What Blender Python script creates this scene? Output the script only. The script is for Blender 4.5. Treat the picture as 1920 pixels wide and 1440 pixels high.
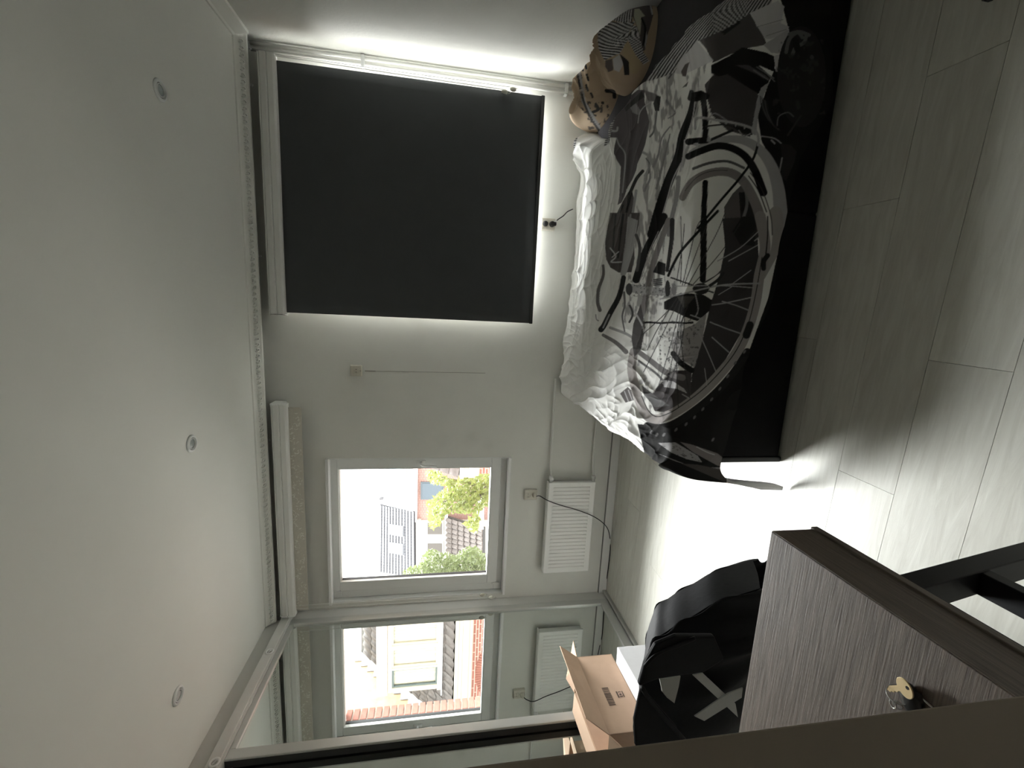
import bpy, bmesh, math, random
import numpy as np
from mathutils import Vector, Matrix, Euler
random.seed(7); np.random.seed(7)
for o in list(bpy.data.objects): bpy.data.objects.remove(o)
S = bpy.context.scene
COL = S.collection

# ------------------------------------------------------------------ camera (the phone was held sideways: the frame is rolled 90 degrees)
FPX = 802.14; YAW, PITCH, ROLL = [math.radians(a) for a in (-9.916, 9.539, -1.140)]
CAM = np.array([0.0, 0.0, 1.45])
def _rot():
    cy, sy, cp, sp = math.cos(YAW), math.sin(YAW), math.cos(PITCH), math.sin(PITCH)
    f = np.array([sy*cp, cy*cp, -sp]); r = np.array([cy, -sy, 0.]); d = np.cross(f, r)
    c, s = math.cos(ROLL), math.sin(ROLL)
    return np.array([c*r+s*d, -s*r+c*d, f])
MR = _rot()
cam_d = bpy.data.cameras.new('camera'); cam = bpy.data.objects.new('camera', cam_d); COL.objects.link(cam)
cam_d.sensor_fit = 'HORIZONTAL'; cam_d.sensor_width = 36; cam_d.lens = FPX/1920*36; cam_d.clip_start = .02; cam_d.clip_end = 300
mw = Matrix.Identity(4)
for i, v in enumerate((MR[1], MR[0], -MR[2])):
    for j in range(3): mw[j][i] = float(v[j])
for j in range(3): mw[j][3] = float(CAM[j])
cam.matrix_world = mw
S.camera = cam

# ------------------------------------------------------------------ light: an even overcast sky; it enters by the windows
SKY = 2.7
wd = bpy.data.worlds.new('world'); S.world = wd; wd.use_nodes = True
bg = wd.node_tree.nodes['Background']; bg.inputs[0].default_value = (1, .995, .965, 1); bg.inputs[1].default_value = SKY
# the sun behind thin cloud, high beyond the houses: a broad soft source that reaches the floor through the small window
sun_d = bpy.data.lights.new('sun_offscreen', 'SUN'); sun_d.energy = 30.0; sun_d.angle = math.radians(64); sun_d.color = (1, 1, .99)
sun = bpy.data.objects.new('sun_offscreen', sun_d); COL.objects.link(sun)
sun.rotation_euler = Vector((.14, -.62, -.77)).to_track_quat('-Z', 'Y').to_euler()
S.view_settings.view_transform = 'Standard'; S.view_settings.look = 'None'
S.view_settings.exposure = 0.9; S.view_settings.gamma = 1; S.view_settings.use_curve_mapping = False

# ------------------------------------------------------------------ pixel -> point on a plane that the thing touches
def ray(x, y): return MR.T @ np.array([(720-y)/FPX, (x-960)/FPX, 1.])
def P(x, y, ax, val):
    d = ray(x, y); return CAM + d*((val-CAM[ax])/d[ax])
XM = -2.37                                                  # wardrobe mirror plane
def PM(x, y, ax, val):                                      # the same for a thing seen in the mirror
    if ax == 0: val = 2*XM-val
    p = P(x, y, ax, val); p[0] = 2*XM-p[0]; return p
def proj(V):
    c = (np.asarray(V)-CAM) @ MR.T
    return c[..., 1]/c[..., 2]*FPX+960, 720-c[..., 0]/c[..., 2]*FPX

# ------------------------------------------------------------------ materials
MATS = {}
def mat(name, col, rough=.6, metal=0, noise=0, nscale=20, stretch=(1, 1, 1), bump=0, bscale=None, spec=.5, col2=None, rnd=False, vcol=False, transl=0, coat=0, dist=0):
    if name in MATS: return MATS[name]
    m = bpy.data.materials.new(name); m.use_nodes = True; MATS[name] = m
    nt = m.node_tree; N, L = nt.nodes, nt.links; b = N['Principled BSDF']
    b.inputs['Roughness'].default_value = rough; b.inputs['Metallic'].default_value = metal
    b.inputs['Specular IOR Level'].default_value = spec; b.inputs['Coat Weight'].default_value = coat
    b.inputs['Base Color'].default_value = (*col, 1)
    src = None
    if noise or bump or rnd:
        tc = N.new('ShaderNodeTexCoord'); mp = N.new('ShaderNodeMapping'); mp.inputs['Scale'].default_value = stretch
        vec = tc.outputs['Object']
        if rnd:
            oi = N.new('ShaderNodeObjectInfo'); ad = N.new('ShaderNodeVectorMath'); ad.operation = 'MULTIPLY_ADD'
            L.new(oi.outputs['Random'], ad.inputs[0]); ad.inputs[1].default_value = (37, 51, 17); L.new(vec, ad.inputs[2]); vec = ad.outputs[0]
        L.new(vec, mp.inputs['Vector'])
        n = N.new('ShaderNodeTexNoise'); n.inputs['Scale'].default_value = nscale; n.inputs['Detail'].default_value = 6; n.inputs['Roughness'].default_value = .62; n.inputs['Distortion'].default_value = dist
        L.new(mp.outputs[0], n.inputs['Vector'])
    if vcol:
        a = N.new('ShaderNodeAttribute'); a.attribute_name = 'print'; src = a.outputs['Color']
    if noise:
        rp = N.new('ShaderNodeValToRGB'); c2 = col2 or tuple(c*(1-noise) for c in col)
        rp.color_ramp.elements[0].position = .32; rp.color_ramp.elements[1].position = .68
        rp.color_ramp.elements[0].color = (*c2, 1); rp.color_ramp.elements[1].color = (*col, 1)
        L.new(n.outputs['Fac'], rp.inputs[0]); s2 = rp.outputs[0]
        if rnd:
            hv = N.new('ShaderNodeHueSaturation'); ma = N.new('ShaderNodeMath'); ma.operation = 'MULTIPLY_ADD'
            L.new(oi.outputs['Random'], ma.inputs[0]); ma.inputs[1].default_value = .09; ma.inputs[2].default_value = .955
            L.new(ma.outputs[0], hv.inputs['Value']); L.new(s2, hv.inputs['Color']); s2 = hv.outputs[0]
        if src is None: src = s2
    if src is not None: L.new(src, b.inputs['Base Color'])
    if bump:
        bp = N.new('ShaderNodeBump'); bp.inputs['Strength'].default_value = bump; bp.inputs['Distance'].default_value = .004
        if bscale:
            n2 = N.new('ShaderNodeTexNoise'); n2.inputs['Scale'].default_value = bscale; n2.inputs['Detail'].default_value = 4
            L.new(mp.outputs[0], n2.inputs['Vector']); L.new(n2.outputs['Fac'], bp.inputs['Height'])
        else: L.new(n.outputs['Fac'], bp.inputs['Height'])
        L.new(bp.outputs[0], b.inputs['Normal'])
    if transl:
        t = N.new('ShaderNodeBsdfTranslucent'); mx = N.new('ShaderNodeMixShader'); mx.inputs[0].default_value = transl
        if src is not None: L.new(src, t.inputs[0])
        else: t.inputs[0].default_value = (*col, 1)
        L.new(b.outputs[0], mx.inputs[1]); L.new(t.outputs[0], mx.inputs[2]); L.new(mx.outputs[0], N['Material Output'].inputs[0])
    return m

def brickmat(name, c1, c2, mortar, scale, w=.5, h=.25, ms=.02, bump=.3, axes='XZ'):
    m = bpy.data.materials.new(name); m.use_nodes = True; N, L = m.node_tree.nodes, m.node_tree.links; b = N['Principled BSDF']
    tc = N.new('ShaderNodeTexCoord'); sp = N.new('ShaderNodeSeparateXYZ'); cb = N.new('ShaderNodeCombineXYZ')
    L.new(tc.outputs['Object'], sp.inputs[0]); L.new(sp.outputs[axes[0]], cb.inputs[0]); L.new(sp.outputs[axes[1]], cb.inputs[1])
    t = N.new('ShaderNodeTexBrick'); L.new(cb.outputs[0], t.inputs['Vector'])
    t.inputs['Color1'].default_value = (*c1, 1); t.inputs['Color2'].default_value = (*c2, 1); t.inputs['Mortar'].default_value = (*mortar, 1)
    t.inputs['Scale'].default_value = scale; t.inputs['Brick Width'].default_value = w; t.inputs['Row Height'].default_value = h; t.inputs['Mortar Size'].default_value = ms
    L.new(t.outputs['Color'], b.inputs['Base Color']); b.inputs['Roughness'].default_value = .9
    bp = N.new('ShaderNodeBump'); bp.inputs['Strength'].default_value = bump; bp.invert = True; bp.inputs['Distance'].default_value = .01
    L.new(t.outputs['Fac'], bp.inputs['Height']); L.new(bp.outputs[0], b.inputs['Normal'])
    return m

def glassmat(name, tint=(1, 1, 1), refl=.06):
    m = bpy.data.materials.new(name); m.use_nodes = True; N, L = m.node_tree.nodes, m.node_tree.links
    N.remove(N['Principled BSDF'])
    t = N.new('ShaderNodeBsdfTransparent'); t.inputs[0].default_value = (*tint, 1)
    g = N.new('ShaderNodeBsdfGlossy'); g.inputs['Roughness'].default_value = .01
    mx = N.new('ShaderNodeMixShader'); lw = N.new('ShaderNodeLayerWeight'); lw.inputs[0].default_value = .12
    L.new(lw.outputs['Fresnel'], mx.inputs[0]); L.new(t.outputs[0], mx.inputs[1]); L.new(g.outputs[0], mx.inputs[2]); L.new(mx.outputs[0], N['Material Output'].inputs[0])
    return m

WALL = mat('wall_paint', (.80, .80, .75), .85, noise=.05, nscale=3, bump=.08, bscale=160)
RWALL = mat('rough_wall_paint', (.78, .78, .735), .9, noise=.06, nscale=4, bump=.35, bscale=60)
CEIL = mat('ceiling_paint', (.84, .84, .79), .9, noise=.03, nscale=2)
UPVC = mat('white_upvc', (.83, .84, .82), .35)
WHITE = mat('white_paint', (.80, .80, .77), .5)
PIPEW = mat('white_pipe_paint', (.80, .80, .76), .4)
ALU = mat('brushed_aluminium', (.62, .63, .61), .38, .55)
DARKGAP = mat('dark_rubber_and_gap', (.02, .02, .022), .6)
BLACKM = mat('black_metal', (.008, .008, .010), .55, spec=.2)
MIRROR = mat('mirror_glass', (.80, .84, .82), .0, 1.0)
GLASS = glassmat('window_glass', (.98, .99, .99))
CREAM = mat('cream_plastic', (.66, .63, .54), .4)
BLACKP = mat('black_plastic', (.012, .012, .013), .4)
OAKF = mat('pale_oak_laminate', (.66, .66, .60), .40, noise=.25, col2=(.54, .535, .475), nscale=4, stretch=(1, 9, 1), bump=.15, rnd=True, dist=.9)
DESKW = mat('taupe_oak', (.225, .182, .152), .5, noise=.4, col2=(.105, .082, .068), nscale=11, stretch=(.9, 26, 26), bump=.3, dist=.5)
DESKE = mat('taupe_oak_edge', (.215, .175, .145), .5, noise=.4, col2=(.12, .094, .078), nscale=9, stretch=(26, 1.0, 26), bump=.25, dist=.6)
DOORM = mat('taupe_door', (.36, .30, .235), .55, noise=.08, nscale=6)
BEDB = mat('black_bed_fabric', (.006, .006, .007), .85, bump=.2, bscale=600, noise=.2, spec=.2)
SHEET = mat('dark_grey_sheet', (.055, .053, .058), .9, noise=.1, spec=.2)
BLINDF = mat('charcoal_blind_fabric', (.078, .084, .086), .75, noise=.06, nscale=8, spec=.25)
CARD = mat('cardboard', (.48, .33, .23), .85, noise=.08, nscale=12)
CARDI = mat('cardboard_inside', (.48, .34, .24), .85)
GREYBOX = mat('white_carton', (.62, .62, .64), .7, noise=.05, nscale=15)
BAGM = mat('black_bag_fabric', (.008, .008, .0095), .7, bump=.3, bscale=45, noise=.2, spec=.18)
STRIPE = mat('grey_reflective_print', (.42, .42, .40), .6)
BRASS = mat('brass', (.92, .74, .46), .38, .85)
STEEL = mat('steel', (.55, .55, .55), .25, 1.0)
LACE = mat('beige_lace_net', (.66, .63, .55), .9, noise=.1, nscale=60)
LACEW = mat('white_lace_leaf', (.88, .87, .80), .9)
INK = mat('dark_ink', (.075, .05, .035), .8)
STAIN = mat('wall_crack', (.34, .33, .29), .9)

# ------------------------------------------------------------------ mesh helpers
class MB:
    def __init__(s): s.v = []; s.f = []
    def add(s, vs, fs):
        n = len(s.v); s.v += [tuple(map(float, v)) for v in vs]; s.f += [tuple(i+n for i in f) for f in fs]; return s
    def box(s, a, b):
        x0, x1 = sorted((a[0], b[0])); y0, y1 = sorted((a[1], b[1])); z0, z1 = sorted((a[2], b[2]))
        return s.add([(x0,y0,z0),(x1,y0,z0),(x1,y1,z0),(x0,y1,z0),(x0,y0,z1),(x1,y0,z1),(x1,y1,z1),(x0,y1,z1)],
              [(0,3,2,1),(4,5,6,7),(0,1,5,4),(1,2,6,5),(2,3,7,6),(3,0,4,7)])
    def tube(s, pts, r, n=10, cap=True):
        pts = [np.array(p, float) for p in pts]; rings = []
        rr = r if hasattr(r, '__len__') else [r]*len(pts)
        prev = None; vs = []
        for i, p in enumerate(pts):
            t = pts[min(i+1, len(pts)-1)]-pts[max(i-1, 0)]; t = t/(np.linalg.norm(t)+1e-9)
            if prev is None:
                a = np.array([0, 0, 1.]) if abs(t[2]) < .9 else np.array([1., 0, 0]); u = np.cross(t, a)
            else: u = prev-t*(prev@t)
            u /= np.linalg.norm(u)+1e-9; w = np.cross(t, u); prev = u
            for k in range(n):
                an = 2*math.pi*k/n; vs.append(p+rr[i]*(math.cos(an)*u+math.sin(an)*w))
        fs = []
        for i in range(len(pts)-1):
            for k in range(n): fs.append((i*n+k, i*n+(k+1) % n, (i+1)*n+(k+1) % n, (i+1)*n+k))
        if cap: fs.append(tuple(range(n-1, -1, -1))); fs.append(tuple((len(pts)-1)*n+k for k in range(n)))
        return s.add(vs, fs)
    def lathe(s, prof, n=24, M=None):               # prof: (r, h) about local z
        vs, fs = [], []
        for r, h in prof:
            for k in range(n):
                a = 2*math.pi*k/n; vs.append((r*math.cos(a), r*math.sin(a), h))
        if M is not None: vs = [tuple(M @ Vector(v)) for v in vs]
        for i in range(len(prof)-1):
            for k in range(n): fs.append((i*n+k, i*n+(k+1) % n, (i+1)*n+(k+1) % n, (i+1)*n+k))
        fs.append(tuple(range(n-1, -1, -1))); fs.append(tuple((len(prof)-1)*n+k for k in range(n)))
        return s.add(vs, fs)
    def ext(s, poly, d):                            # polygon (3D points) extruded by vector d
        n = len(poly); p = [np.array(q, float) for q in poly]; d = np.array(d, float)
        fs = [tuple(range(n)), tuple(range(2*n-1, n-1, -1))]
        for i in range(n): fs.append((i, i+n, (i+1) % n+n, (i+1) % n)[::-1])
        return s.add(p+[q+d for q in p], fs)
    def build(s, name, m, parent=None, loc=(0, 0, 0), bevel=0, smooth=False, seg=2):
        me = bpy.data.meshes.new(name); me.from_pydata([(a-loc[0], b-loc[1], c-loc[2]) for a, b, c in s.v], [], s.f)
        bm = bmesh.new(); bm.from_mesh(me); bmesh.ops.recalc_face_normals(bm, faces=bm.faces); bm.to_mesh(me); bm.free()
        o = bpy.data.objects.new(name, me); COL.objects.link(o); o.location = loc
        me.materials.append(m)
        if parent is not None: o.parent = parent; 
        if parent is not None: o.matrix_parent_inverse = Matrix.Translation(-world_loc(parent))
        if bevel:
            b = o.modifiers.new('bevel', 'BEVEL'); b.width = bevel; b.segments = seg; b.limit_method = 'ANGLE'
        if smooth:
            for p in me.polygons: p.use_smooth = True
        return o
def world_loc(o): return Vector(o.location)
def tag(o, label, cat, group=None, kind=None):
    if label: o['label'] = label
    if cat: o['category'] = cat
    if group: o['group'] = group
    if kind: o['kind'] = kind
    return o
def thing(name, loc, label, cat, group=None, kind=None):
    o = bpy.data.objects.new(name, None); COL.objects.link(o); o.location = loc; o.empty_display_size = .05
    return tag(o, label, cat, group, kind)
def struct(o, label, cat): return tag(o, label, cat, kind='structure')
def B(name, a, b, m, parent=None, bevel=0, **k): return MB().box(a, b).build(name, m, parent, bevel=bevel, **k)
def smooth_path(pts, n=8):
    pts = [np.array(p, float) for p in pts]; out = []
    for i in range(len(pts)-1):
        p0, p1, p2, p3 = pts[max(i-1, 0)], pts[i], pts[i+1], pts[min(i+2, len(pts)-1)]
        for k in range(n):
            t = k/n; out.append(.5*((2*p1)+(-p0+p2)*t+(2*p0-5*p1+4*p2-p3)*t*t+(-p0+3*p1-3*p2+p3)*t**3))
    out.append(pts[-1]); return out

# ------------------------------------------------------------------ room shell
D = 3.166; XR = 1.545; XL = -3.02; YF = -.62; ZC = 2.672
# window openings (x0, x1, z0, z1)
W1 = (-2.318, -1.135, .892, 2.258); W2 = (.0, 1.452, .84, 2.46); TH = .30
fl = struct(B('floor', (XL-.1, YF-.1, -.12), (XR+.1, D+.05, -.012), mat('subfloor', (.42, .41, .37), .9)), 'pale whitewashed oak laminate plank floor', 'floor')
plank_me = None; ang = math.radians(-2.0)
PW, PL = .2, 1.285; k = 0
def clip_poly(poly, axis, val, keep_less):
    out = []
    for i in range(len(poly)):
        a, b = poly[i], poly[(i+1) % len(poly)]
        ia = (a[axis] <= val) == keep_less; ib = (b[axis] <= val) == keep_less
        if ia: out.append(a)
        if ia != ib:
            t = (val-a[axis])/(b[axis]-a[axis]); out.append((a[0]+t*(b[0]-a[0]), a[1]+t*(b[1]-a[1])))
    return out
ca, sa = math.cos(ang), math.sin(ang)
for r in range(-18, 16):
    off = (-.53, .30, -.09)[r % 3]+(random.uniform(-.12, .12) if r not in (-1, 0) else 0)
    y0 = 1.062+r*PW
    for c in range(-4, 3):
        x0 = off+c*PL
        g = .0006
        loc = [(x0+g, y0+g), (x0+PL-g, y0+g), (x0+PL-g, y0+PW-g), (x0+g, y0+PW-g)]
        pl = [(x*ca-(y-1)*sa, x*sa+(y-1)*ca+1) for x, y in loc]
        cx, cy = sum(p[0] for p in pl)/4, sum(p[1] for p in pl)/4
        full = all(XL+.01 < p[0] < XR-.005 and YF+.01 < p[1] < D-.005 for p in pl)
        if full and plank_me is not None:
            o = bpy.data.objects.new('plank', plank_me); COL.objects.link(o); o.location = (cx, cy, 0); o.rotation_euler = (0, 0, ang); o.parent = fl
        else:
            if not full:
                for ax, v, kl in ((0, XL+.005, False), (0, XR-.003, True), (1, YF+.005, False), (1, D-.003, True)):
                    if pl: pl = clip_poly(pl, ax, v, kl)
                if len(pl) < 3: continue
            poly = [((x-cx)*ca+(y-cy)*sa, -(x-cx)*sa+(y-cy)*ca, -.0125) for x, y in pl]
            o = MB().ext(poly, (0, 0, .0125)).build('plank', OAKF, None, bevel=0)
            o.location = (cx, cy, 0); o.rotation_euler = (0, 0, ang); o.parent = fl
            if full: plank_me = o.data
struct(B('ceiling', (XL-.1, YF-.1, ZC), (XR+.1, D+TH, ZC+.15), CEIL), 'plain off-white ceiling', 'ceiling')
# back wall with its two window openings
wb = MB(); x0, x1 = XL-.1, XR+.1
for (a, b, c, d) in ((x0, W1[0], 0, ZC), (W1[0], W1[1], 0, W1[2]), (W1[0], W1[1], W1[3], ZC), (W1[1], W2[0], 0, ZC), (W2[0], W2[1], 0, W2[2]), (W2[0], W2[1], W2[3], ZC), (W2[1], x1, 0, ZC)):
    wb.box((a, D, c-.1 if c == 0 else c), (b, D+.11, d+(.1 if d == ZC else 0)))
WALLS = WALL.copy(); WALLS.name = 'wall_paint_smudged'
def smudge(m, spots):
    N, L = m.node_tree.nodes, m.node_tree.links; b = N['Principled BSDF']; src = b.inputs['Base Color'].links[0].from_socket; tc = N.new('ShaderNodeTexCoord')
    ns_ = N.new('ShaderNodeTexNoise'); ns_.inputs['Scale'].default_value = 14; L.new(tc.outputs['Object'], ns_.inputs['Vector'])
    for c, r, dk in spots:
        vm = N.new('ShaderNodeVectorMath'); vm.operation = 'DISTANCE'; L.new(tc.outputs['Object'], vm.inputs[0]); vm.inputs[1].default_value = tuple(c)
        mr = N.new('ShaderNodeMapRange'); mr.inputs['From Min'].default_value = r; mr.inputs['From Max'].default_value = 0; mr.inputs['To Max'].default_value = dk; L.new(vm.outputs['Value'], mr.inputs['Value'])
        mu = N.new('ShaderNodeMath'); mu.operation = 'MULTIPLY'; L.new(mr.outputs[0], mu.inputs[0]); L.new(ns_.outputs['Fac'], mu.inputs[1])
        mx = N.new('ShaderNodeMix'); mx.data_type = 'RGBA'; L.new(mu.outputs[0], mx.inputs['Factor']); L.new(src, mx.inputs['A']); mx.inputs['B'].default_value = (.30, .30, .27, 1); src = mx.outputs['Result']
    L.new(src, b.inputs['Base Color'])
smudge(WALLS, [(P(832, 826, 1, D), .07, .16), (P(882, 822, 1, D), .09, .2), (P(920, 833, 1, D), .08, .18)])
wall_back = struct(wb.build('wall_back', WALLS), 'off-white painted window wall behind the bed', 'wall')
struct(B('wall_right', (XR, YF-.1, -.1), (XR+.12, D+.11, ZC+.1), RWALL), 'off-white rough painted wall at the head of the bed', 'wall')
struct(B('wall_left', (XL-.12, YF-.1, -.1), (XL, D+.11, ZC+.1), WALL), 'wall behind the mirror wardrobe', 'wall')
wf = MB()                                               # wall behind the camera: the doorway of the open door and the closed hall beyond it
DW = (-.63, .25, 2.12); HY = -1.8
wf.box((XL-.1, YF-.1, -.1), (DW[0], YF, ZC+.1)).box((DW[1], YF-.1, -.1), (XR+.1, YF, ZC+.1)).box((DW[0], YF-.1, DW[2]), (DW[1], YF, ZC+.1))
wf.box((DW[0]-.1, HY, -.1), (DW[0], YF-.1, DW[2]+.1)).box((DW[1], HY, -.1), (DW[1]+.1, YF-.1, DW[2]+.1)).box((DW[0]-.1, HY-.1, -.1), (DW[1]+.1, HY, DW[2]+.1)).box((DW[0], HY, -.1), (DW[1], YF, -.002)).box((DW[0], HY, DW[2]), (DW[1], YF-.1, DW[2]+.1))
struct(wf.build('wall_front', WALL), 'off-white wall with the doorway of the open door', 'wall')
# crack below the high socket, and grey smudges beside the small window
for q0, q1, w in (((684, 695.5), (704, 696), .0035), ((704, 696), (770, 697), .0016), ((770, 697), (910, 699.5), .0016)):
    a, b = P(*q0, 1, D), P(*q1, 1, D)
    MB().ext([(a[0]-w, D-.0012, a[2]), (a[0]+w, D-.0012, a[2]), (b[0]+w, D-.0012, b[2]), (b[0]-w, D-.0012, b[2])], (0, .002, 0)).build('wall_crack', STAIN, wall_back)
# skirting, cornice
struct(B('baseboard_back', (-2.37, D-.018, 0), (XR, D, .068), WHITE, bevel=.003), 'low white skirting board under the radiator', 'baseboard')
B('sealing_strip', (-2.37, D-.0195, .068), (-.5, D, .0705), mat('grey_sealant', (.3, .3, .28), .8), bpy.data.objects['baseboard_back'])
struct(B('baseboard_right', (XR-.018, YF, 0), (XR, D-.02, .068), WHITE, bevel=.003), 'white skirting board on the right wall', 'baseboard')
prof = [(3.0, ZC), (3.003, ZC-.008), (3.012, ZC-.012), (3.03, ZC-.028), (3.044, ZC-.046), (3.05, ZC-.058), (3.062, ZC-.060), (3.064, ZC)]
ct = struct(MB().ext([(-2.36, y, z) for y, z in prof], (XR+2.36, 0, 0)).build('trim_1', CEIL), 'white plaster cornice with leaf relief below the ceiling', 'cornice')
orn = None
nm = 106
for i in range(nm):
    x = -2.33+i*.0362
    if orn is None:
        mb = MB(); mb.tube([(-.009, -.004, .013), (-.012, -.007, 0), (-.004, -.002, -.012), (.007, .001, -.013), (.011, -.006, 0), (.002, -.008, .008)], [.0025, .004, .0042, .0042, .004, .002], 6)
        o = mb.build('leaf_ornament', CEIL, smooth=True); orn = o.data
    else:
        o = bpy.data.objects.new('leaf_ornament', orn); COL.objects.link(o)
    o.location = (x, 3.033, ZC-.034); o.rotation_euler = (math.radians(38), 0, 0); o.parent = ct
prof2 = [(0, 0), (.062, 0), (.060, .008), (.048, .014), (.032, .04), (.020, .06), (.016, .066), (0, .068)]
struct(MB().ext([(XR-a, YF, ZC-b) for a, b in prof2], (0, 3.064-YF, 0)).build('trim_2', CEIL), 'smooth white plaster cornice along the right wall', 'cornice')
# curtain rail in the slot behind the cornice
cr = thing('curtain_rail', (-.4, 3.11, ZC), 'slim grey curtain rail in the dark slot behind the cornice', 'curtain rail')
MB().box((-2.35, 3.088, ZC-.022), (XR-.004, 3.118, ZC)).box((-2.35, 3.088, ZC-.034), (XR-.004, 3.094, ZC-.022)).box((-2.35, 3.112, ZC-.034), (XR-.004, 3.118, ZC-.022)).build('track', mat('grey_aluminium', (.40, .41, .42), .45, .6), cr)
for q in ((466, 92), (470, 160), (487, 481), (503.5, 826), (516.5, 1112)):
    p = P(*q, 1, 3.10)
    MB().tube([(p[0], 3.10, ZC-.03), (p[0], 3.10, ZC-.044), (p[0]+.008, 3.10, ZC-.054), (p[0]+.004, 3.10, ZC-.062), (p[0]-.004, 3.10, ZC-.056)], .0045, 8).build('glider', UPVC, cr, smooth=True)

# ------------------------------------------------------------------ small window (clear view to the street)
YG = D+.075                                             # glass plane
w1 = struct(bpy.data.objects.new('window_1', None), 'white framed casement window with a view of houses and trees', 'window'); COL.objects.link(w1); w1.location = (-1.7, D+.06, .9)
x0, x1, z0, z1 = W1
def ring(outer, inner, y0, y1):                         # rectangular frame
    (a, b, c, d), (e, f, g, h) = outer, inner
    return MB().box((a, y0, c), (b, y1, g)).box((a, y0, h), (b, y1, d)).box((a, y0, g), (e, y1, h)).box((f, y0, g), (b, y1, h))
lin = MB()                                              # lining boards of the reveal
lin.box((x0, D-.006, z1-.012), (x1, D+.11, z1)).box((x0, D-.006, z0), (x1, D+.11, z0+.012)).box((x0, D-.003, z0+.012), (x0+.010, D+.11, z1-.012)).box((x1-.010, D-.003, z0+.012), (x1, D+.11, z1-.012))
lin.build('reveal_lining', UPVC, w1, bevel=.002)
B('window_sill', (x0, D-.030, z0-.004), (x1, D+.05, z0+.018), mat('bright_white_sill', (.92, .92, .91), .3), w1, bevel=.004)
B('head_strip', (x0, D-.030, z1-.016), (x1, D+.03, z1+.006), mat('bright_white_sill', (.92, .92, .91), .3), w1, bevel=.003)
fr = (x0+.010, x1-.010, z0+.018, z1-.012)
fo = (x0+.085, x1-.040, z0+.085, z1-.075)
ring(fr, fo, D+.045, D+.105).build('window_frame', UPVC, w1, bevel=.004)
pn = (-2.168, -1.228, 1.035, 2.195)                     # visible pane
sash = ring((pn[0]-.075, pn[1]+.075, pn[2]-.078, pn[3]+.075), pn, D+.030, D+.092).build('sash', UPVC, w1, bevel=.006)
ring((pn[0]-.001, pn[1]+.001, pn[2]-.001, pn[3]+.001), (pn[0]+.007, pn[1]-.007, pn[2]+.007, pn[3]-.007), D+.060, D+.086).build('gasket', DARKGAP, sash)
ring((pn[0]-.002, pn[1]+.002, pn[2]-.002, pn[3]+.002), (pn[0]+.006, pn[1]-.006, pn[2]+.006, pn[3]-.006), D+.030, D+.058).build('glazing_bead', UPVC, sash, bevel=.002)
B('pane', (pn[0]+.002, D+.073, pn[2]+.002), (pn[1]-.002, D+.077, pn[3]-.002), GLASS, sash)
h = P(790, 866, 1, D+.03)
hd = MB().box((h[0]-.015, D+.018, h[2]-.035), (h[0]+.015, D+.031, h[2]+.035)).build('handle_plate', UPVC, sash, bevel=.005)
e = P(819, 875, 1, D-.02)
MB().tube([(h[0], D+.02, h[2]), (h[0], D-.018, h[2]), (h[0]-.006, D-.026, h[2]-.01), (e[0], D-.022, e[2])], [.010, .010, .010, .008], 10).build('handle', UPVC, sash, smooth=True)
for zz in (z0+.07, z1-.05):
    B('hinge_cover', (pn[0]-.085, D+.022, zz-.03), (pn[0]-.068, D+.032, zz+.03), UPVC, sash, bevel=.003)
# outer brick reveal of this window, brick by brick, and the outside of our own house
own = struct(bpy.data.objects.new('wall_outside', None), 'red brick outer wall around the small window', 'wall'); COL.objects.link(own); own.location = (-1.7, D+.2, 0)
BRICKO = mat('red_brick', (.28, .115, .088), .9, noise=.3, nscale=30, bump=.3)
MORT = mat('pale_mortar', (.44, .37, .32), .95)
ox = (-2.42, -1.212, 1.02, 2.215)
ob = MB()
for (a, b, c, d) in ((-5, ox[0]-.012, -2.5, 5.5), (ox[0]-.012, ox[1]+.012, -2.5, ox[2]), (ox[0]-.012, ox[1]+.012, ox[3], 5.5), (ox[1]+.012, W2[0], -2.5, 5.5), (W2[0], W2[1], -2.5, W2[2]), (W2[0], W2[1], W2[3], 5.5), (W2[1], 3.5, -2.5, 5.5)):
    ob.box((a, D+.112, c), (b, D+.20, d))
ob.build('mortar_bed', MORT, own)
bme = None
for side, xx in ((1, ox[1]), (-1, ox[0])):
    zz = ox[2]+.004
    while zz < ox[3]-.03:
        if bme is None:
            o = MB().box((-.006, 0, 0), (.10, .105, .05)).build('brick', BRICKO, bevel=.003); bme = o.data
        else: o = bpy.data.objects.new('brick', bme); COL.objects.link(o)
        if not o.modifiers:
            bv = o.modifiers.new('bevel', 'BEVEL'); bv.width = .003; bv.segments = 1
        o.location = (xx+.006 if side > 0 else xx-.006, D+.113, zz)
        if side < 0: o.rotation_euler = (0, 0, math.pi); o.location.y += .105
        o.parent = own; o.matrix_parent_inverse = Matrix.Translation(-own.location); zz += .0625
tag(MB().box((ox[0]-.02, D+.10, ox[2]-.05), (ox[1]+.02, D+.235, ox[2]-.002)).build('outer_sill', mat('grey_stone', (.45, .45, .44), .8), own, bevel=.005), None, None)

# ------------------------------------------------------------------ large window behind the dark blind
w2 = struct(bpy.data.objects.new('window_2', None), 'wide white framed window hidden behind the dark roller blind', 'window'); COL.objects.link(w2); w2.location = (.75, D+.08, .9)
ring(W2, (W2[0]+.06, W2[1]-.03, W2[2]+.03, W2[3]-.06), D+.05, D+.11).build('window_frame', UPVC, w2, bevel=.004)
B('pane', (W2[0]+.05, D+.078, W2[2]+.02), (W2[1]-.02, D+.082, W2[3]-.05), GLASS, w2)
B('window_sill', (W2[0], D-.002, W2[2]-.01), (W2[1], D+.06, W2[2]+.008), UPVC, w2)

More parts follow.
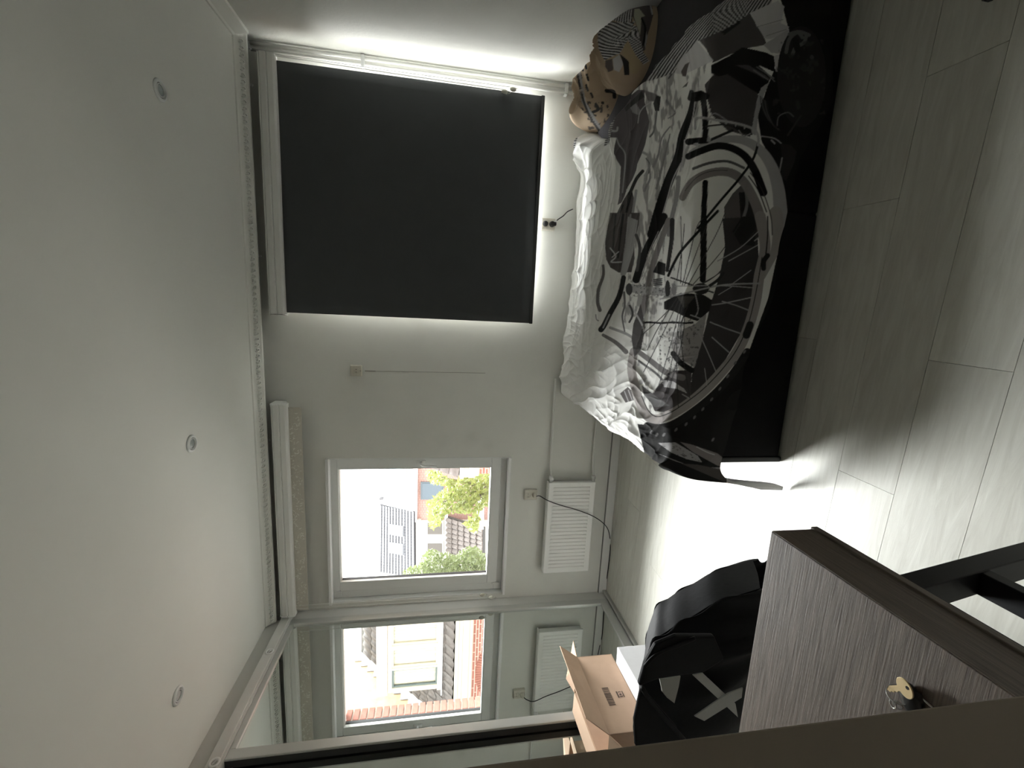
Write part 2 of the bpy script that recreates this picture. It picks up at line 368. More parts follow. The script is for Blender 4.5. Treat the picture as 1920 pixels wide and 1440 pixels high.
# ------------------------------------------------------------------ dark roller blind
YB = 3.085
bl = thing('roller_blind', (.7, YB, 2.55), 'charcoal roller blind pulled down over the wide window, white cassette', 'blind')
tr, tl, br_, bl_ = [P(*q, 1, YB) for q in ((515.4, 114), (535, 587), (1022, 180), (998, 605))]
xa, xb, za, zb = (tl[0]+bl_[0])/2, (tr[0]+br_[0])/2, (br_[2]+bl_[2])/2, (tr[2]+tl[2])/2
g = MB(); nx, nz = 24, 24; vs = []; fs = []
for j in range(nz+1):
    for i in range(nx+1):
        u, w = i/nx, j/nz
        vs.append((xa+(xb-xa)*u, YB+.006*math.sin(w*3.1)*math.sin(u*3.1+.3)-.004*math.sin(u*6.3), za+.02+(zb-za+.01)*w))
for j in range(nz):
    for i in range(nx): a = j*(nx+1)+i; fs.append((a, a+1, a+nx+2, a+nx+1))
fb = g.add(vs, fs).build('fabric', BLINDF, bl, smooth=True)
sd = fb.modifiers.new('thick', 'SOLIDIFY'); sd.thickness = .0012
bk = fb.copy(); bk.data = fb.data.copy(); bk.data.materials.clear(); bk.data.materials.append(mat('white_blind_backing', (.80, .80, .78), .8)); bk.name = 'backing'; COL.objects.link(bk); bk.location.y += .004
MB().ext([(xa-.004, YB-.007, za), (xa-.004, YB+.007, za), (xa-.004, YB+.007, za+.024), (xa-.004, YB-.007, za+.024)], (xb-xa+.008, 0, 0)).build('bottom_bar', mat('charcoal_bar', (.045, .048, .048), .5), bl, bevel=.004)
ctop = P(492, 340, 1, YB-.03)[2]; cbot = P(524.5, 340, 1, YB-.03)[2]
cp = [(YB-.032, cbot), (YB-.040, cbot+.012), (YB-.043, cbot+(ctop-cbot)*.40), (YB-.037, cbot+(ctop-cbot)*.46), (YB-.045, cbot+(ctop-cbot)*.52), (YB-.043, ctop-.018), (YB-.034, ctop-.012), (YB-.036, ctop-.004), (YB-.02, ctop), (D, ctop), (D, cbot+.03), (YB+.012, cbot+.03), (YB+.012, cbot)]
MB().ext([(xa-.012, y, z) for y, z in cp], (xb-xa+.030, 0, 0)).build('cassette', WHITE, bl, bevel=.001)
for s_, xe in ((-1, xa-.016), (1, xb+.016)):
    MB().ext([(xe, y-.001*0, z+.001) for y, z in cp], (.006*s_, 0, 0)).build('end_cap', WHITE, bl)
# its chain with two knobs, hanging in the lit gap
ch = thing('blind_cord', P(955, 170, 1, YB), 'white pull cord with two knobs beside the dark blind', 'cord')
for q0, q1 in (((512, 104), (945, 168)), ((512, 101), (962, 164))):
    a, b = P(*q0, 1, YB-.02), P(*q1, 1, YB-.02)
    MB().tube([a, (a+b)/2+np.array([0, .003, 0]), b], .0022, 6).build('cord', WHITE, ch)
KN = mat('ivory_plastic', (.58, .58, .50), .4)
def knob(q, yy, par, dirx=0):
    p = P(*q, 1, yy)
    M = Matrix.Translation(Vector(p)) @ Matrix.Rotation(math.pi, 4, 'X')
    o = MB().lathe([(.002, -.022), (.007, -.019), (.0125, -.008), (.014, 0), (.0125, .010), (.008, .019), (.003, .021)], 14, M).build('knob', KN, par, smooth=True)
    MB().tube([(p[0]-.006, yy, p[2]-.019), (p[0]-.007, yy, p[2]-.032), (p[0], yy, p[2]-.040), (p[0]+.007, yy, p[2]-.032), (p[0]+.006, yy, p[2]-.019)], .0016, 6).build('cord_loop', KN, o)
knob((946, 172), YB-.02, ch); knob((962, 167.5), YB-.02, ch)

# ------------------------------------------------------------------ raised white lace blind over the small window
lb = thing('lace_blind', (-1.8, YB, 2.45), 'raised white roller blind with a strip of beige leaf lace', 'blind')
lx0, lx1 = P(545, 1153, 1, YB-.03)[0], P(523, 760, 1, YB-.03)[0]
lt, lbm = P(513, 900, 1, YB-.03)[2], P(543, 900, 1, YB-.03)[2]
cp2 = [(y, lbm+(z-cbot)*(lt-lbm)/(ctop-cbot)) for y, z in cp]
MB().ext([(lx0, y, z) for y, z in cp2], (lx1-lx0, 0, 0)).build('cassette', WHITE, lb, bevel=.001)
for xe, s_ in ((lx0, -1), (lx1, 1)):
    MB().ext([(xe, y-.004, z+(.003 if z > lbm+.03 else -.003)) for y, z in cp2], (.010*s_, 0, 0)).build('end_cap', UPVC, lb, bevel=.002)
lz1, lz0 = lbm+.012, P(571.5, 950, 1, YB)[2]
B('lace_net', (lx0+.012, YB-.001, lz0), (lx1-.02, YB+.001, lz1), LACE, lb)
lm = MB(); hgt = lz1-lz0
def leaf(mb, cx, cz, a, L, y):
    c, s = math.cos(a), math.sin(a); w = L*.22
    pts = [(-.5, 0), (-.15, .5), (.2, .45), (.5, 0), (.2, -.45), (-.15, -.5)]
    mb.add([(cx+L*u*c-2*w*v*s*.5, y, cz+L*u*s+2*w*v*c*.5) for u, v in pts], [tuple(range(6))])
nrep = 14
for i in range(nrep):
    bx = lx0+.05+(lx1-lx0-.1)*(i+.5)/nrep
    for k in range(16):
        if i % 2 == 0: cx, cz = bx+random.uniform(-.055, .055), lz1-.02-abs(random.gauss(0, .018))
        else: cx, cz = bx+random.uniform(-.055, .055), lz0+.012+abs(random.gauss(0, .026))
        leaf(lm, cx, min(max(cz, lz0+.008), lz1-.01), random.uniform(0, 6.3), random.uniform(.014, .024), YB-.0022)
tag(lm.build('lace_leaves', LACEW, lb), None, None, kind='stuff')
lc = thing('blind_cord', P(905, 1116, 1, YB), 'pair of white pull cords with two ivory knobs left of the small window', 'cord')
for q0, q1 in (((548, 1136), (898, 1116)), ((550, 1142), (914, 1121))):
    a, b = P(*q0, 1, YB), P(*q1, 1, YB)
    MB().tube([a, (a+b)/2, b], .0022, 6).build('cord', WHITE, lc)
knob((904.5, 1115.5), YB, lc); knob((921, 1120.5), YB, lc)

# ------------------------------------------------------------------ white pipes in the far right corner
pp = thing('corner_pipes', (1.50, D-.03, .4), 'pair of white vertical heating pipes clipped in the corner beside the blind', 'pipe')
PXS = (1.486, 1.521)
for xx, r in ((PXS[0], .0095), (PXS[1], .0115)):
    MB().tube([(xx, D-.028, .0), (xx, D-.028, ZC-.045)], r, 14).build('pipe', PIPEW, pp, smooth=True)
for q in ((680, 112), (1062, 172)):
    p = P(*q, 1, D-.04); xx = PXS
    mbk = MB().box((xx[0]-.016, D-.046, p[2]-.011), (xx[1]+.018, D-.038, p[2]+.011)).box((xx[0]-.016, D-.046, p[2]-.011), (xx[0]-.011, D, p[2]+.011)).box((xx[1]+.013, D-.046, p[2]-.011), (xx[1]+.018, D, p[2]+.011))
    mbk.build('pipe_clip', UPVC, pp, bevel=.002)

# ------------------------------------------------------------------ radiator and its pipes
YRd = D-.095
rT = P(1024, 990, 1, YRd)[2]; rB = P(1110, 990, 1, YRd)[2]; rR = P(1070, 905, 1, YRd)[0]; rL = P(1065, 1073, 1, YRd)[0]
RADM = mat('radiator_enamel', (.90, .90, .87), .35)
rd = thing('radiator', ((rL+rR)/2, D-.05, rB), 'flat white panel radiator with vertical flutes under the small window', 'radiator')
MB().box((rL, YRd, rB), (rR, YRd+.014, rT)).build('front_panel', RADM, rd, bevel=.005)
B('back_panel', (rL+.01, YRd+.014, rB+.01), (rR-.01, YRd+.06, rT-.01), RADM, rd, bevel=.004)
B('top_grille', (rL+.004, YRd+.008, rT-.006), (rR-.004, YRd+.066, rT+.002), RADM, rd, bevel=.002)
nf = 23; fme = None
for i in range(nf):
    xx = rL+.045+(rR-rL-.09)*i/(nf-1)
    if fme is None:
        o = MB().ext([(-.010, .001, 0), (-.0045, -.007, .008), (.0045, -.007, .008), (.010, .001, 0)], (0, 0, rT-rB-.085)).build('flute', RADM, bevel=.002); fme = o.data
    else:
        o = bpy.data.objects.new('flute', fme); COL.objects.link(o); bv = o.modifiers.new('bevel', 'BEVEL'); bv.width = .002
    o.location = (xx, YRd, rB+.042); o.parent = rd; o.matrix_parent_inverse = Matrix.Translation(-rd.location)
for xx in (rL+.12, rR-.12): B('wall_bracket', (xx-.02, YRd+.05, rB-.008), (xx+.02, D-.002, rT-.05), RADM, rd)
pz = P(1034, 880, 1, D-.05)[2], P(1114, 880, 1, D-.05)[2]
for i, zz in enumerate(pz):
    v = MB().lathe([(.008, 0), (.013, .004), (.013, .02), (.010, .024), (.016, .028), (.016, .05), (.010, .054)], 14, Matrix.Translation((rR-.012, D-.055, zz)) @ Matrix.Rotation(math.pi/2, 4, 'Y')).build('valve', PIPEW, rd, smooth=True)
    if i == 0: MB().lathe([(.011, 0), (.016, .006), (.017, .03), (.012, .036)], 14, Matrix.Translation((rR+.028, D-.06, zz)) @ Matrix.Rotation(math.pi/2, 4, 'X')).build('valve_knob', UPVC, v, smooth=True)
    MB().tube([(rR+.035, D-.05, zz), (rR+.10, D-.035, zz+.004), (rR+.2, D-.024, zz+.005), (-.5, D-.024, zz+.006)], .0085, 10).build('supply_pipe', PIPEW, rd, smooth=True)

# ------------------------------------------------------------------ sockets, plugs, cables
def socket(q, label, double=False, y=D, size=.082, dark=False):
    p = P(*q, 1, y-.012); w = size/2; hh = w*1.0 if not double else w
    t = thing('wall_socket', (p[0], y, p[2]), label, 'socket')
    x0, x1 = (p[0]-w, p[0]+w) if not double else (p[0]-.042, p[0]+.042)
    zz0, zz1 = (p[2]-w, p[2]+w) if not double else (p[2]-.052, p[2]+.052)
    MB().box((x0, y-.018 if not double else y-.03, zz0), (x1, y, zz1)).build('cover_plate', CREAM, t, bevel=.008, seg=3)
    yf = y-.018 if not double else y-.03
    cs = [(p[0], p[2])] if not double else [(p[0], p[2]+.024), (p[0], p[2]-.026)]
    for cx, cz in cs:
        M = Matrix.Translation((cx, yf+.004, cz)) @ Matrix.Rotation(math.pi/2, 4, 'X')
        s = MB().lathe([(.0225, 0), (.0225, .007), (.0195, .0075), (.0185, .0045)], 24, M).build('socket_face', CREAM, t, smooth=False)
        for dx in (-.0095, .0095):
            MB().lathe([(.003, 0), (.003, .0012)], 10, Matrix.Translation((cx+dx, yf, cz)) @ Matrix.Rotation(math.pi/2, 4, 'X')).build('pin_hole', BLACKP, s)
    return t, p, yf
t1, p, _ = socket((668, 695), 'single cream wall socket high between the two windows')
MB().lathe([(.003, 0), (.003, .003)], 8, Matrix.Translation((p[0], D-.018, p[2]-.030)) @ Matrix.Rotation(math.pi/2, 4, 'X')).build('screw', INK, t1)
t2, p, yf = socket((995, 926.5), 'cream double wall socket above the radiator with a plug in it', True)
pg = thing('power_cable', (p[0], yf, p[2]-.03), 'thin black power cable hanging across the radiator from the double socket', 'cable')
MB().lathe([(.019, 0), (.019, .012), (.015, .03), (.012, .034)], 18, Matrix.Translation((p[0], yf+.002, p[2]-.028)) @ Matrix.Rotation(math.pi/2, 4, 'X')).build('plug', CREAM, pg, bevel=.001)
pa = [np.array([p[0], yf-.028, p[2]-.034])]
for q, yy in (((1012, 930), D-.075), ((1026, 938), D-.115), ((1050, 947), D-.117), ((1080, 955.5), D-.117), ((1110, 967), D-.115), ((1130, 980), D-.10), ((1140, 993), D-.085)): pa.append(P(*q, 1, yy))
for q in ((1144, 1012), (1144, 1032), (1141, 1060), (1137, 1088), (1131.5, 1116)): pa.append(P(*q, 2, .0045))
MB().tube(smooth_path(pa, 6), .0036, 8).build('cord', BLACKP, pg, smooth=True)
t3, p, yf = socket((1027, 421), 'cream double wall socket just under the dark blind with black plugs', True)
cb = thing('power_cable', (p[0], yf, p[2]), 'short black cable plugged in under the dark blind, running behind the bed', 'cable')
MB().lathe([(.020, 0), (.020, .010), (.016, .026), (.008, .032)], 18, Matrix.Translation((p[0], yf+.002, p[2]+.024)) @ Matrix.Rotation(math.pi/2, 4, 'X')).build('round_plug', BLACKP, cb, smooth=True)
pb = MB().lathe([(.021, 0), (.021, .010), (.017, .030), (.012, .034)], 18, Matrix.Translation((p[0], yf+.002, p[2]-.026)) @ Matrix.Rotation(math.pi/2, 4, 'X')).build('plug', BLACKP, cb)
MB().box((p[0]-.012, yf-.034, p[2]-.052), (p[0]+.012, yf-.004, p[2]-.02)).build('plug_body', BLACKP, pb, bevel=.004)
MB().tube([(p[0]+.012, yf-.02, p[2]-.028), (p[0]+.022, yf-.02, p[2]-.055)], [.006, .0045], 8).build('strain_relief', UPVC, pb)
pa = [np.array([p[0]+.021, yf-.02, p[2]-.052]), P(1047, 411, 1, D-.05), P(1056, 405, 1, D-.045), P(1064, 397, 1, D-.03), P(1074, 392, 1, D-.02)]
MB().tube(smooth_path(pa, 6), .0035, 8).build('cord', BLACKP, cb, smooth=True)

# ------------------------------------------------------------------ ceiling spots
LENS = mat('spot_lens', (.42, .45, .44), .12, .0, spec=.8)
for q, lab in (((299, 169), 'round white ceiling spotlight above the bed, in front of the dark blind'), ((358.5, 832), 'round white ceiling spotlight with a bluish lens, in front of the wall between the windows'), ((333, 1304), 'round white ceiling spotlight beside the mirror wardrobe')):
    p = P(*q, 2, ZC); c = (p[0], p[1], ZC)
    t = thing('ceiling_spotlight', c, lab, 'spotlight', 'ceiling spotlights')
    R_ = Matrix.Translation(c) @ Matrix.Rotation(math.pi, 4, 'X')
    MB().lathe([(.030, 0), (.0445, 0), (.0445, .003), (.041, .0075), (.034, .009), (.0305, .006), (.030, -.0005)], 36, R_).build('trim_ring', UPVC, t, smooth=True)
    MB().lathe([(.0302, .001), (.0302, .0035), (.0275, .0035), (.0275, .001)], 30, R_).build('gap_shade_ring', DARKGAP, t)  # dark ring: the shade of the gap put into its colour
    MB().lathe([(.0275, .000), (.0275, .0065), (.0245, .0072), (.0235, .005), (.0235, 0)], 30, R_).build('bezel', UPVC, t)
    MB().lathe([(.0234, .0), (.0234, .003), (.016, .0052), (.006, .0058), (.0005, .006)], 30, R_).build('lens', LENS, t, smooth=True)

# ------------------------------------------------------------------ mirror wardrobe along the left wall
wr = thing('mirror_wardrobe', (-2.7, 2.0, 0), 'built-in wardrobe with sliding full-height mirror doors', 'wardrobe')
z_top = P(552.5, 1171, 0, XM)[2]; z_fas = P(539.6, 1165, 0, XM+.03)[2]
yR = P(552, 1161, 0, XM+.012)[1]; yRi = P(553, 1171, 0, XM+.012)[1]
yLi = P(780, 1366, 0, XM+.012)[1]; yLo = P(780, 1384, 0, XM+.012)[1]
zbr = .085
B('ceiling_filler', (XM-.06, .3, z_fas+.055), (XM+.004, 3.075, ZC), mat('filler_board', (.60, .60, .56), .6), wr)
B('fascia', (XM-.05, .3, z_fas), (XM+.03, 3.11, z_fas+.06), ALU if 0 else mat('pale_grey_profile', (.70, .70, .67), .45), wr, bevel=.004)
B('top_track', (XM-.09, .3, z_fas-.012), (XM+.022, 3.09, z_fas), mat('pale_grey_profile', (.70, .70, .67), .45), wr)
B('side_post', (XM-.065, yR-.004, 0), (XM+.006, D-.001, z_fas+.03), mat('pale_grey_profile', (.70, .70, .67), .45), wr, bevel=.003)
B('bottom_track', (XM-.10, .3, 0), (XM+.034, D-.02, .022), mat('grey_track', (.42, .42, .40), .4, .3), wr, bevel=.003)
MB().box((XM-.012, .3, .022), (XM-.006, D-.02, .032)).box((XM+.026, .3, .022), (XM+.034, D-.02, .034)).build('track_lip', ALU, wr)
B('carcass', (XL+.005, .3, .03), (XM-.10, D-.01, ZC-.02), mat('dark_carcass', (.10, .10, .10), .8), wr)
d1 = B('mirror_door', (XM-.006, yLo+.004, zbr), (XM, yR-.004, z_top+.01), MIRROR, wr)
def stile(y0, y1, par, xf=XM+.014): return B('stile', (XM-.02, y0, .028), (xf, y1, z_fas-.012), ALU, par, bevel=.004)
stile(yLo, yLi, d1); stile(yRi, yR, d1)
B('top_rail', (XM-.02, yLi, z_top), (XM+.014, yRi, z_fas-.012), ALU, d1, bevel=.004)
B('bottom_rail', (XM-.02, yLi, .03), (XM+.014, yRi, zbr+.012), ALU, d1, bevel=.004)
B('brush_strip', (XM-.040, yLo-.001, .03), (XM+.002, yLo+.02, z_fas-.014), DARKGAP, d1)
X2 = XM-.048
d2 = B('mirror_door', (X2-.006, .62, zbr), (X2, yLo+.10, z_top+.01), MIRROR, wr)
B('stile', (X2-.02, .60, .028), (X2+.014, .64, z_fas-.012), ALU, d2, bevel=.004)
B('top_rail', (X2-.02, .64, z_top), (X2+.006, yLo+.1, z_fas-.012), ALU, d2, bevel=.004)
B('bottom_rail', (X2-.02, .64, .03), (X2+.006, yLo+.1, zbr+.012), ALU, d2, bevel=.004)
for q, lab in (((505.5, 1222), 'small oval ring fitting on the wardrobe fascia nearest the window wall'), ((402, 1430), 'small oval ring fitting on the wardrobe fascia farther from the window wall')):
    p = P(*q, 0, XM+.03)
    t = thing('fascia_fitting', p, lab, 'fitting', 'ring fittings on the wardrobe fascia')
    M = Matrix.Translation((XM+.029, p[1], p[2])) @ Matrix.Rotation(math.pi/2, 4, 'Y')
    MB().lathe([(.014, 0), (.027, 0), (.027, .004), (.022, .007), (.016, .004), (.014, .001)], 24, M).build('ring', UPVC, t, smooth=True)
    MB().lathe([(.0145, 0), (.0145, .002), (.004, .003)], 20, M).build('inset', mat('grey_inset', (.40, .40, .37), .5), t)
    MB().tube([(XM+.031, p[1]-.010, p[2]+.006), (XM+.037, p[1], p[2]-.003), (XM+.031, p[1]+.010, p[2]-.006)], .003, 6).build('hook', UPVC, t)

# ------------------------------------------------------------------ boxes in front of the wardrobe
zw = .40
wa, wbp = P(1157, 1213, 2, zw), P(1198, 1285, 2, zw)        # lit top edge of the white box, along its right side
dirv = (wbp-wa)/np.linalg.norm(wbp-wa); nrm = np.array([dirv[1], -dirv[0], 0]);  nrm = nrm if nrm[0] < 0 else -nrm
def quadbox(o, d, n, L, W, z0, z1): return [o, o+d*L, o+d*L+n*W, o+n*W]
wbx = thing('white_carton', (wa[0], wa[1], 0), 'plain white carton standing under the open cardboard box', 'box')
q4 = [np.array([p[0], p[1], 0.]) for p in quadbox(wa, dirv, nrm, .62, .36, 0, zw)]
MB().ext(q4, (0, 0, zw)).build('carton_body', GREYBOX, wbx, bevel=.004)
c0 = P(1146.5, 1226, 2, zw); c1 = P(1194.7, 1317.5, 2, zw); dv = (c1-c0)/np.linalg.norm(c1-c0); nv = np.array([dv[1], -dv[0], 0]); nv = nv if nv[0] < 0 else -nv
H_ = .215; LB, WB = .50, .235; T_ = .004
cbx = thing('cardboard_box', (c0[0], c0[1], zw), 'open brown cardboard box with raised flaps and a printed barcode', 'box')
o0 = np.array([c0[0], c0[1], zw+.0005])
def wallq(a, b, th, nm='side_panel', m=CARD):
    n = np.cross(b-a, [0, 0, 1.]); n = n/np.linalg.norm(n)
    return MB().ext([a, b, b+np.array([0, 0, H_]), a+np.array([0, 0, H_])], n*th).build(nm, m, cbx)
A_, B_, C_, D_ = o0, o0+dv*LB, o0+dv*LB+nv*WB, o0+nv*WB
ctr = (A_+C_)/2
for a, b in ((A_, B_), (B_, C_), (C_, D_), (D_, A_)):
    n = np.cross(b-a, [0, 0, 1.]); s_ = 1 if n @ (ctr-a) > 0 else -1
    wallq(a, b, T_*s_)
MB().ext([A_, B_, C_, D_], (0, 0, T_)).build('bottom_panel', CARD, cbx)
up_ = np.array([0, 0, H_])
def flap(a, b, tip_a, tip_b, m=CARD):
    n = np.cross(b-a, tip_a-a); n = n/np.linalg.norm(n)*.0035
    return MB().ext([a, b, tip_b, tip_a], n).build('flap', m, cbx)
out = -nv
TA, TB_, TC_, TD_ = A_+up_, B_+up_, C_+up_, D_+up_
fh = .135
flap(TA, TB_, TA+out*.07+np.array([0, 0, .105])-dv*.015, TB_+out*.055+np.array([0, 0, .105])-dv*.05)          # near long flap, leaning out
flap(TC_, TD_, TC_+nv*.105+np.array([0, 0, .012])-dv*.05, TD_+nv*.105+np.array([0, 0, .012])+dv*.02, CARDI)      # far long flap, folded back
flap(TD_, TA, TD_-dv*.11+np.array([0, 0, .02]), TA-dv*.11+out*.02+np.array([0, 0, -.012]))                   # end flap by the window
flap(TB_, TC_, TB_+dv*.09+np.array([0, 0, -.05]), TC_+dv*.09+np.array([0, 0, -.05]), CARDI)
# printed barcode and round mark
def onface(q):                                              # pixel -> point on the right side of the box
    n = np.array([nv[0], nv[1], 0]); r = ray(*q); t = ((o0-CAM) @ n)/(r @ n); return CAM+r*t-n*.0012
b00, b10, b01 = onface((1129, 1289)), onface((1153, 1321.5)), onface((1141, 1288))
pr = MB()
ux = dv; uz = np.array([0, 0, 1.])
cen = (onface((1130, 1290))+onface((1152, 1321)))/2
wbar = abs((onface((1152, 1321))-onface((1130, 1290))) @ ux); hbar = .036
k = 0.
while k < wbar:
    w = random.choice((.0018, .003, .0045)); c = cen+ux*(k-wbar/2)
    pr.add([c-uz*hbar/2, c+ux*w-uz*hbar/2, c+ux*w+uz*hbar/2, c+uz*hbar/2], [(0, 1, 2, 3)]); k += w+random.choice((.0018, .0026))
pr.build('barcode_print', INK, cbx)
cm = onface((1163, 1302)); pm = MB()
for hgt, wd_, off in ((.008, .040, .015), (.016, .034, 0.), (.005, .038, -.016)):
    c = cm+uz*off; pm.add([c-ux*wd_/2-uz*hgt/2, c+ux*wd_/2-uz*hgt/2, c+ux*wd_/2+uz*hgt/2, c-ux*wd_/2+uz*hgt/2], [(0, 1, 2, 3)])
pm.build('mark_print', INK, cbx)
rg = MB(); n = 20; c = cm+nv*-.0006
rg.add([c+(ux*math.cos(2*math.pi*i/n)+uz*math.sin(2*math.pi*i/n))*.0125 for i in range(n)], [tuple(range(n))])
rgo = rg.build('mark_ring', mat('pale_ink', (.40, .26, .20), .8), cbx)
rg = MB(); c = cm+nv*-.0009+ux*.002
rg.add([c+(ux*math.cos(2*math.pi*i/n)+uz*math.sin(2*math.pi*i/n))*.006 for i in range(n)], [tuple(range(n))])
rg.build('mark_dot', INK, cbx)

# ------------------------------------------------------------------ black shopper bag
YBG = 1.30
bag = thing('shopper_bag', (-1.25, 1.4, 0), 'crumpled black fabric shopper bag with grey crossing bands behind the desk', 'bag')
# outline of the front rim and body: left to right, traced on the bag's own plane
def bp(x, y, yy=YBG): return P(x, y, 1, yy)
loops = []
rim = [(1192, 1400), (1188, 1352), (1199, 1300), (1203, 1262), (1212, 1230), (1225, 1200), (1247, 1186), (1270, 1170), (1302, 1153), (1340, 1130), (1380, 1117), (1425, 1103)]
front = [bp(*q) for q in rim]
ns = smooth_path(front, 4); ntop = len(ns)
def shell(offy, bulge, zdrop, name, m, mono=1):
    vs, fs = [], []; R = 12
    for i, p in enumerate(ns):
        u = i/(ntop-1)
        for j in range(R+1):
            w = j/R; z = max(p[2]-zdrop, .02)*(1-w)+.004*w
            yy = p[1]+offy+bulge*math.sin(math.pi*min(1, w*1.05))*math.sin(math.pi*min(1, .12+u*.8))*mono+.012*math.sin(17*u+5*w)*w+.008*math.sin(31*u-9*w)
            xx = p[0]*(p[1]+0)/p[1]+(.03*math.sin(9*w+6*u))*w+(-1.25-p[0])*.10*w
            vs.append((xx, yy, z))
    for i in range(ntop-1):
        for j in range(R): a = i*(R+1)+j; fs.append((a, a+1, a+R+2, a+R+1))
    o = MB().add(vs, fs).build(name, m, bag, smooth=True)
    s = o.modifiers.new('thick', 'SOLIDIFY'); s.thickness = .003
    return o
shell(.0, -.10, 0, 'front_side', BAGM)
shell(.18, .05, .11, 'back_side', BAGM)
# folded top between the two sides
vs, fs = [], []
for i, p in enumerate(ns):
    u = i/(ntop-1)
    for j in range(9):
        w = j/8; vs.append((p[0], p[1]+.18*w, max(p[2]-.11*w+.012*math.sin(math.pi*w)*math.sin(3+7*u), .02)))
for i in range(ntop-1):
    for j in range(8): a = i*9+j; fs.append((a, a+1, a+10, a+9))
MB().add(vs, fs).build('folded_top', BAGM, bag, smooth=True)
# flap folded over the front, the pale corner and the crossing grey bands
def patch(qs, yy, name, m, th=.004, jit=0):
    return MB().ext([bp(q[0], q[1], yy) for q in qs], (0, th, 0)).build(name, m, bag)
Z10 = lambda *pts: [(1040+a/4.364, 1180+b/4.364) for a, b in pts]
patch(Z10((860, 410), (1030, 385), (1015, 470), (980, 605), (920, 560), (880, 510)), YBG-.118, 'pale_print', mat('pale_print', (.36, .36, .33), .7))
patch(Z10((1130, 375), (1212, 360), (1420, 555), (1480, 610), (1500, 720), (1340, 570)), YBG-.122, 'grey_band', STRIPE)
patch(Z10((1145, 712), (1335, 580), (1420, 525), (1540, 480), (1530, 560), (1225, 750)), YBG-.126, 'grey_band', STRIPE)
def fold(qs, yy, th, name='folded_panel'):
    o = MB().ext([bp(q[0], q[1], yy) for q in qs], (0, th, 0)).build(name, BAGM, bag, bevel=.006); return o
fold(Z10((690, 470), (850, 410), (1020, 385), (1215, 360), (1390, 250), (1310, 60), (1000, 60), (830, 130), (740, 290)), YBG-.150, .02)
fold(Z10((650, 750), (710, 470), (790, 560), (1000, 800), (1060, 960), (660, 960)), YBG-.145, .015)
hp = [bp(*q, YBG-.155) for q in Z10((715, 475), (790, 600), (900, 730), (1040, 880), (1100, 960))]
MB().tube(smooth_path(hp, 5), .008, 8).build('handle', BAGM, bag, smooth=True)
hp = [bp(*q, YBG-.158) for q in Z10((740, 300), (800, 235), (880, 180), (1010, 130), (1150, 70))]
MB().tube(smooth_path(hp, 5), .006, 8).build('seam', BAGM, bag, smooth=True)

# ------------------------------------------------------------------ desk
dx1, dy1 = -.436, .740; dx0, dy0 = -1.62, .10
dk = thing('desk', (-1.0, .42, 0), 'taupe oak desk with thick top on black metal trestle legs', 'desk')
MB().box((dx0, dy0, .652), (dx1, dy1, .75)).build('desk_top', DESKW, dk, bevel=.0015)
B('bottom_lip', (dx0-.003, dy0-.003, .636), (dx1+.006, dy1+.003, .652), DESKE, dk, bevel=.0015)
B('edge_band', (dx1-.002, dy0+.002, .652), (dx1+.0015, dy1-.0005, .7485), DESKE, dk)
def bar(a, b, w, d, nm, par):
    a, b = np.array(a, float), np.array(b, float); t = (b-a)/np.linalg.norm(b-a); u = np.array([1., 0, 0]) if abs(t[0]) < .9 else np.array([0, 1., 0]); v = np.cross(t, u); v /= np.linalg.norm(v)
    return MB().ext([a+u*w/2+v*d/2, a-u*w/2+v*d/2, a-u*w/2-v*d/2, a+u*w/2-v*d/2], b-a).build(nm, BLACKM, par, bevel=.002)
for xx in (-.47, dx0+.05):
    bar((xx, .565, .635), (xx, .685, .0), .05, .04, 'leg', dk)
    bar((xx, .275, .635), (xx, .155, .0), .05, .04, 'leg', dk)
    bar((xx, .600, .415), (xx, .235, .415), .045, .03, 'crossbar', dk)
    bar((xx, .30, .62), (xx, .55, .62), .05, .03, 'top_bar', dk)

# ------------------------------------------------------------------ keys on the desk
kz = .7505
ky = thing('key_bunch', (*P(1690, 1302, 2, kz)[:2], kz), 'brass key and black key pouch on a steel ring lying on the desk', 'keys')
def kp(x, y, z=0): return P(x, y, 2, kz+z)
hc = kp(1698, 1290, .016)
ax_ = kp(1660, 1292, .012)-hc; ax_ /= np.linalg.norm(ax_)
nrm_ = np.array([.55, -.5, .67]); nrm_ -= ax_*(nrm_ @ ax_); nrm_ /= np.linalg.norm(nrm_); sd_ = np.cross(nrm_, ax_)
hd = MB(); n = 28
hd.ext([hc+(ax_*math.cos(2*math.pi*i/n)*.0115+sd_*math.sin(2*math.pi*i/n)*.0135) for i in range(n)], nrm_*.0022)
kh = hd.build('key', BRASS, ky, bevel=.0004)
blade = [(.009, -.004), (.030, -.004), (.034, -.001), (.034, .001), (.031, .004), (.028, .0025), (.025, .0045), (.021, .0028), (.018, .0045), (.014, .003), (.009, .004)]
MB().ext([hc+ax_*a+sd_*b for a, b in blade], nrm_*.002).build('key_blade', BRASS, kh)
hole = hc-ax_*.006+nrm_*.0024
MB().ext([hole+(ax_*math.cos(2*math.pi*i/12)+sd_*math.sin(2*math.pi*i/12))*.0025 for i in range(12)], nrm_*.0004).build('key_hole', BLACKP, kh)
pu = MB(); pc = kp(1708, 1312, .008)
pu.lathe([(.001, -.010), (.010, -.0095), (.016, -.005), (.0175, 0), (.016, .005), (.010, .008), (.001, .0085)], 18, Matrix.Translation(Vector(pc)) @ Matrix.Rotation(.5, 4, 'Z') @ Matrix.Diagonal((1.35, .8, .9, 1)))
pu.build('key_pouch', mat('black_leather', (.012, .012, .014), .35), ky, smooth=True)
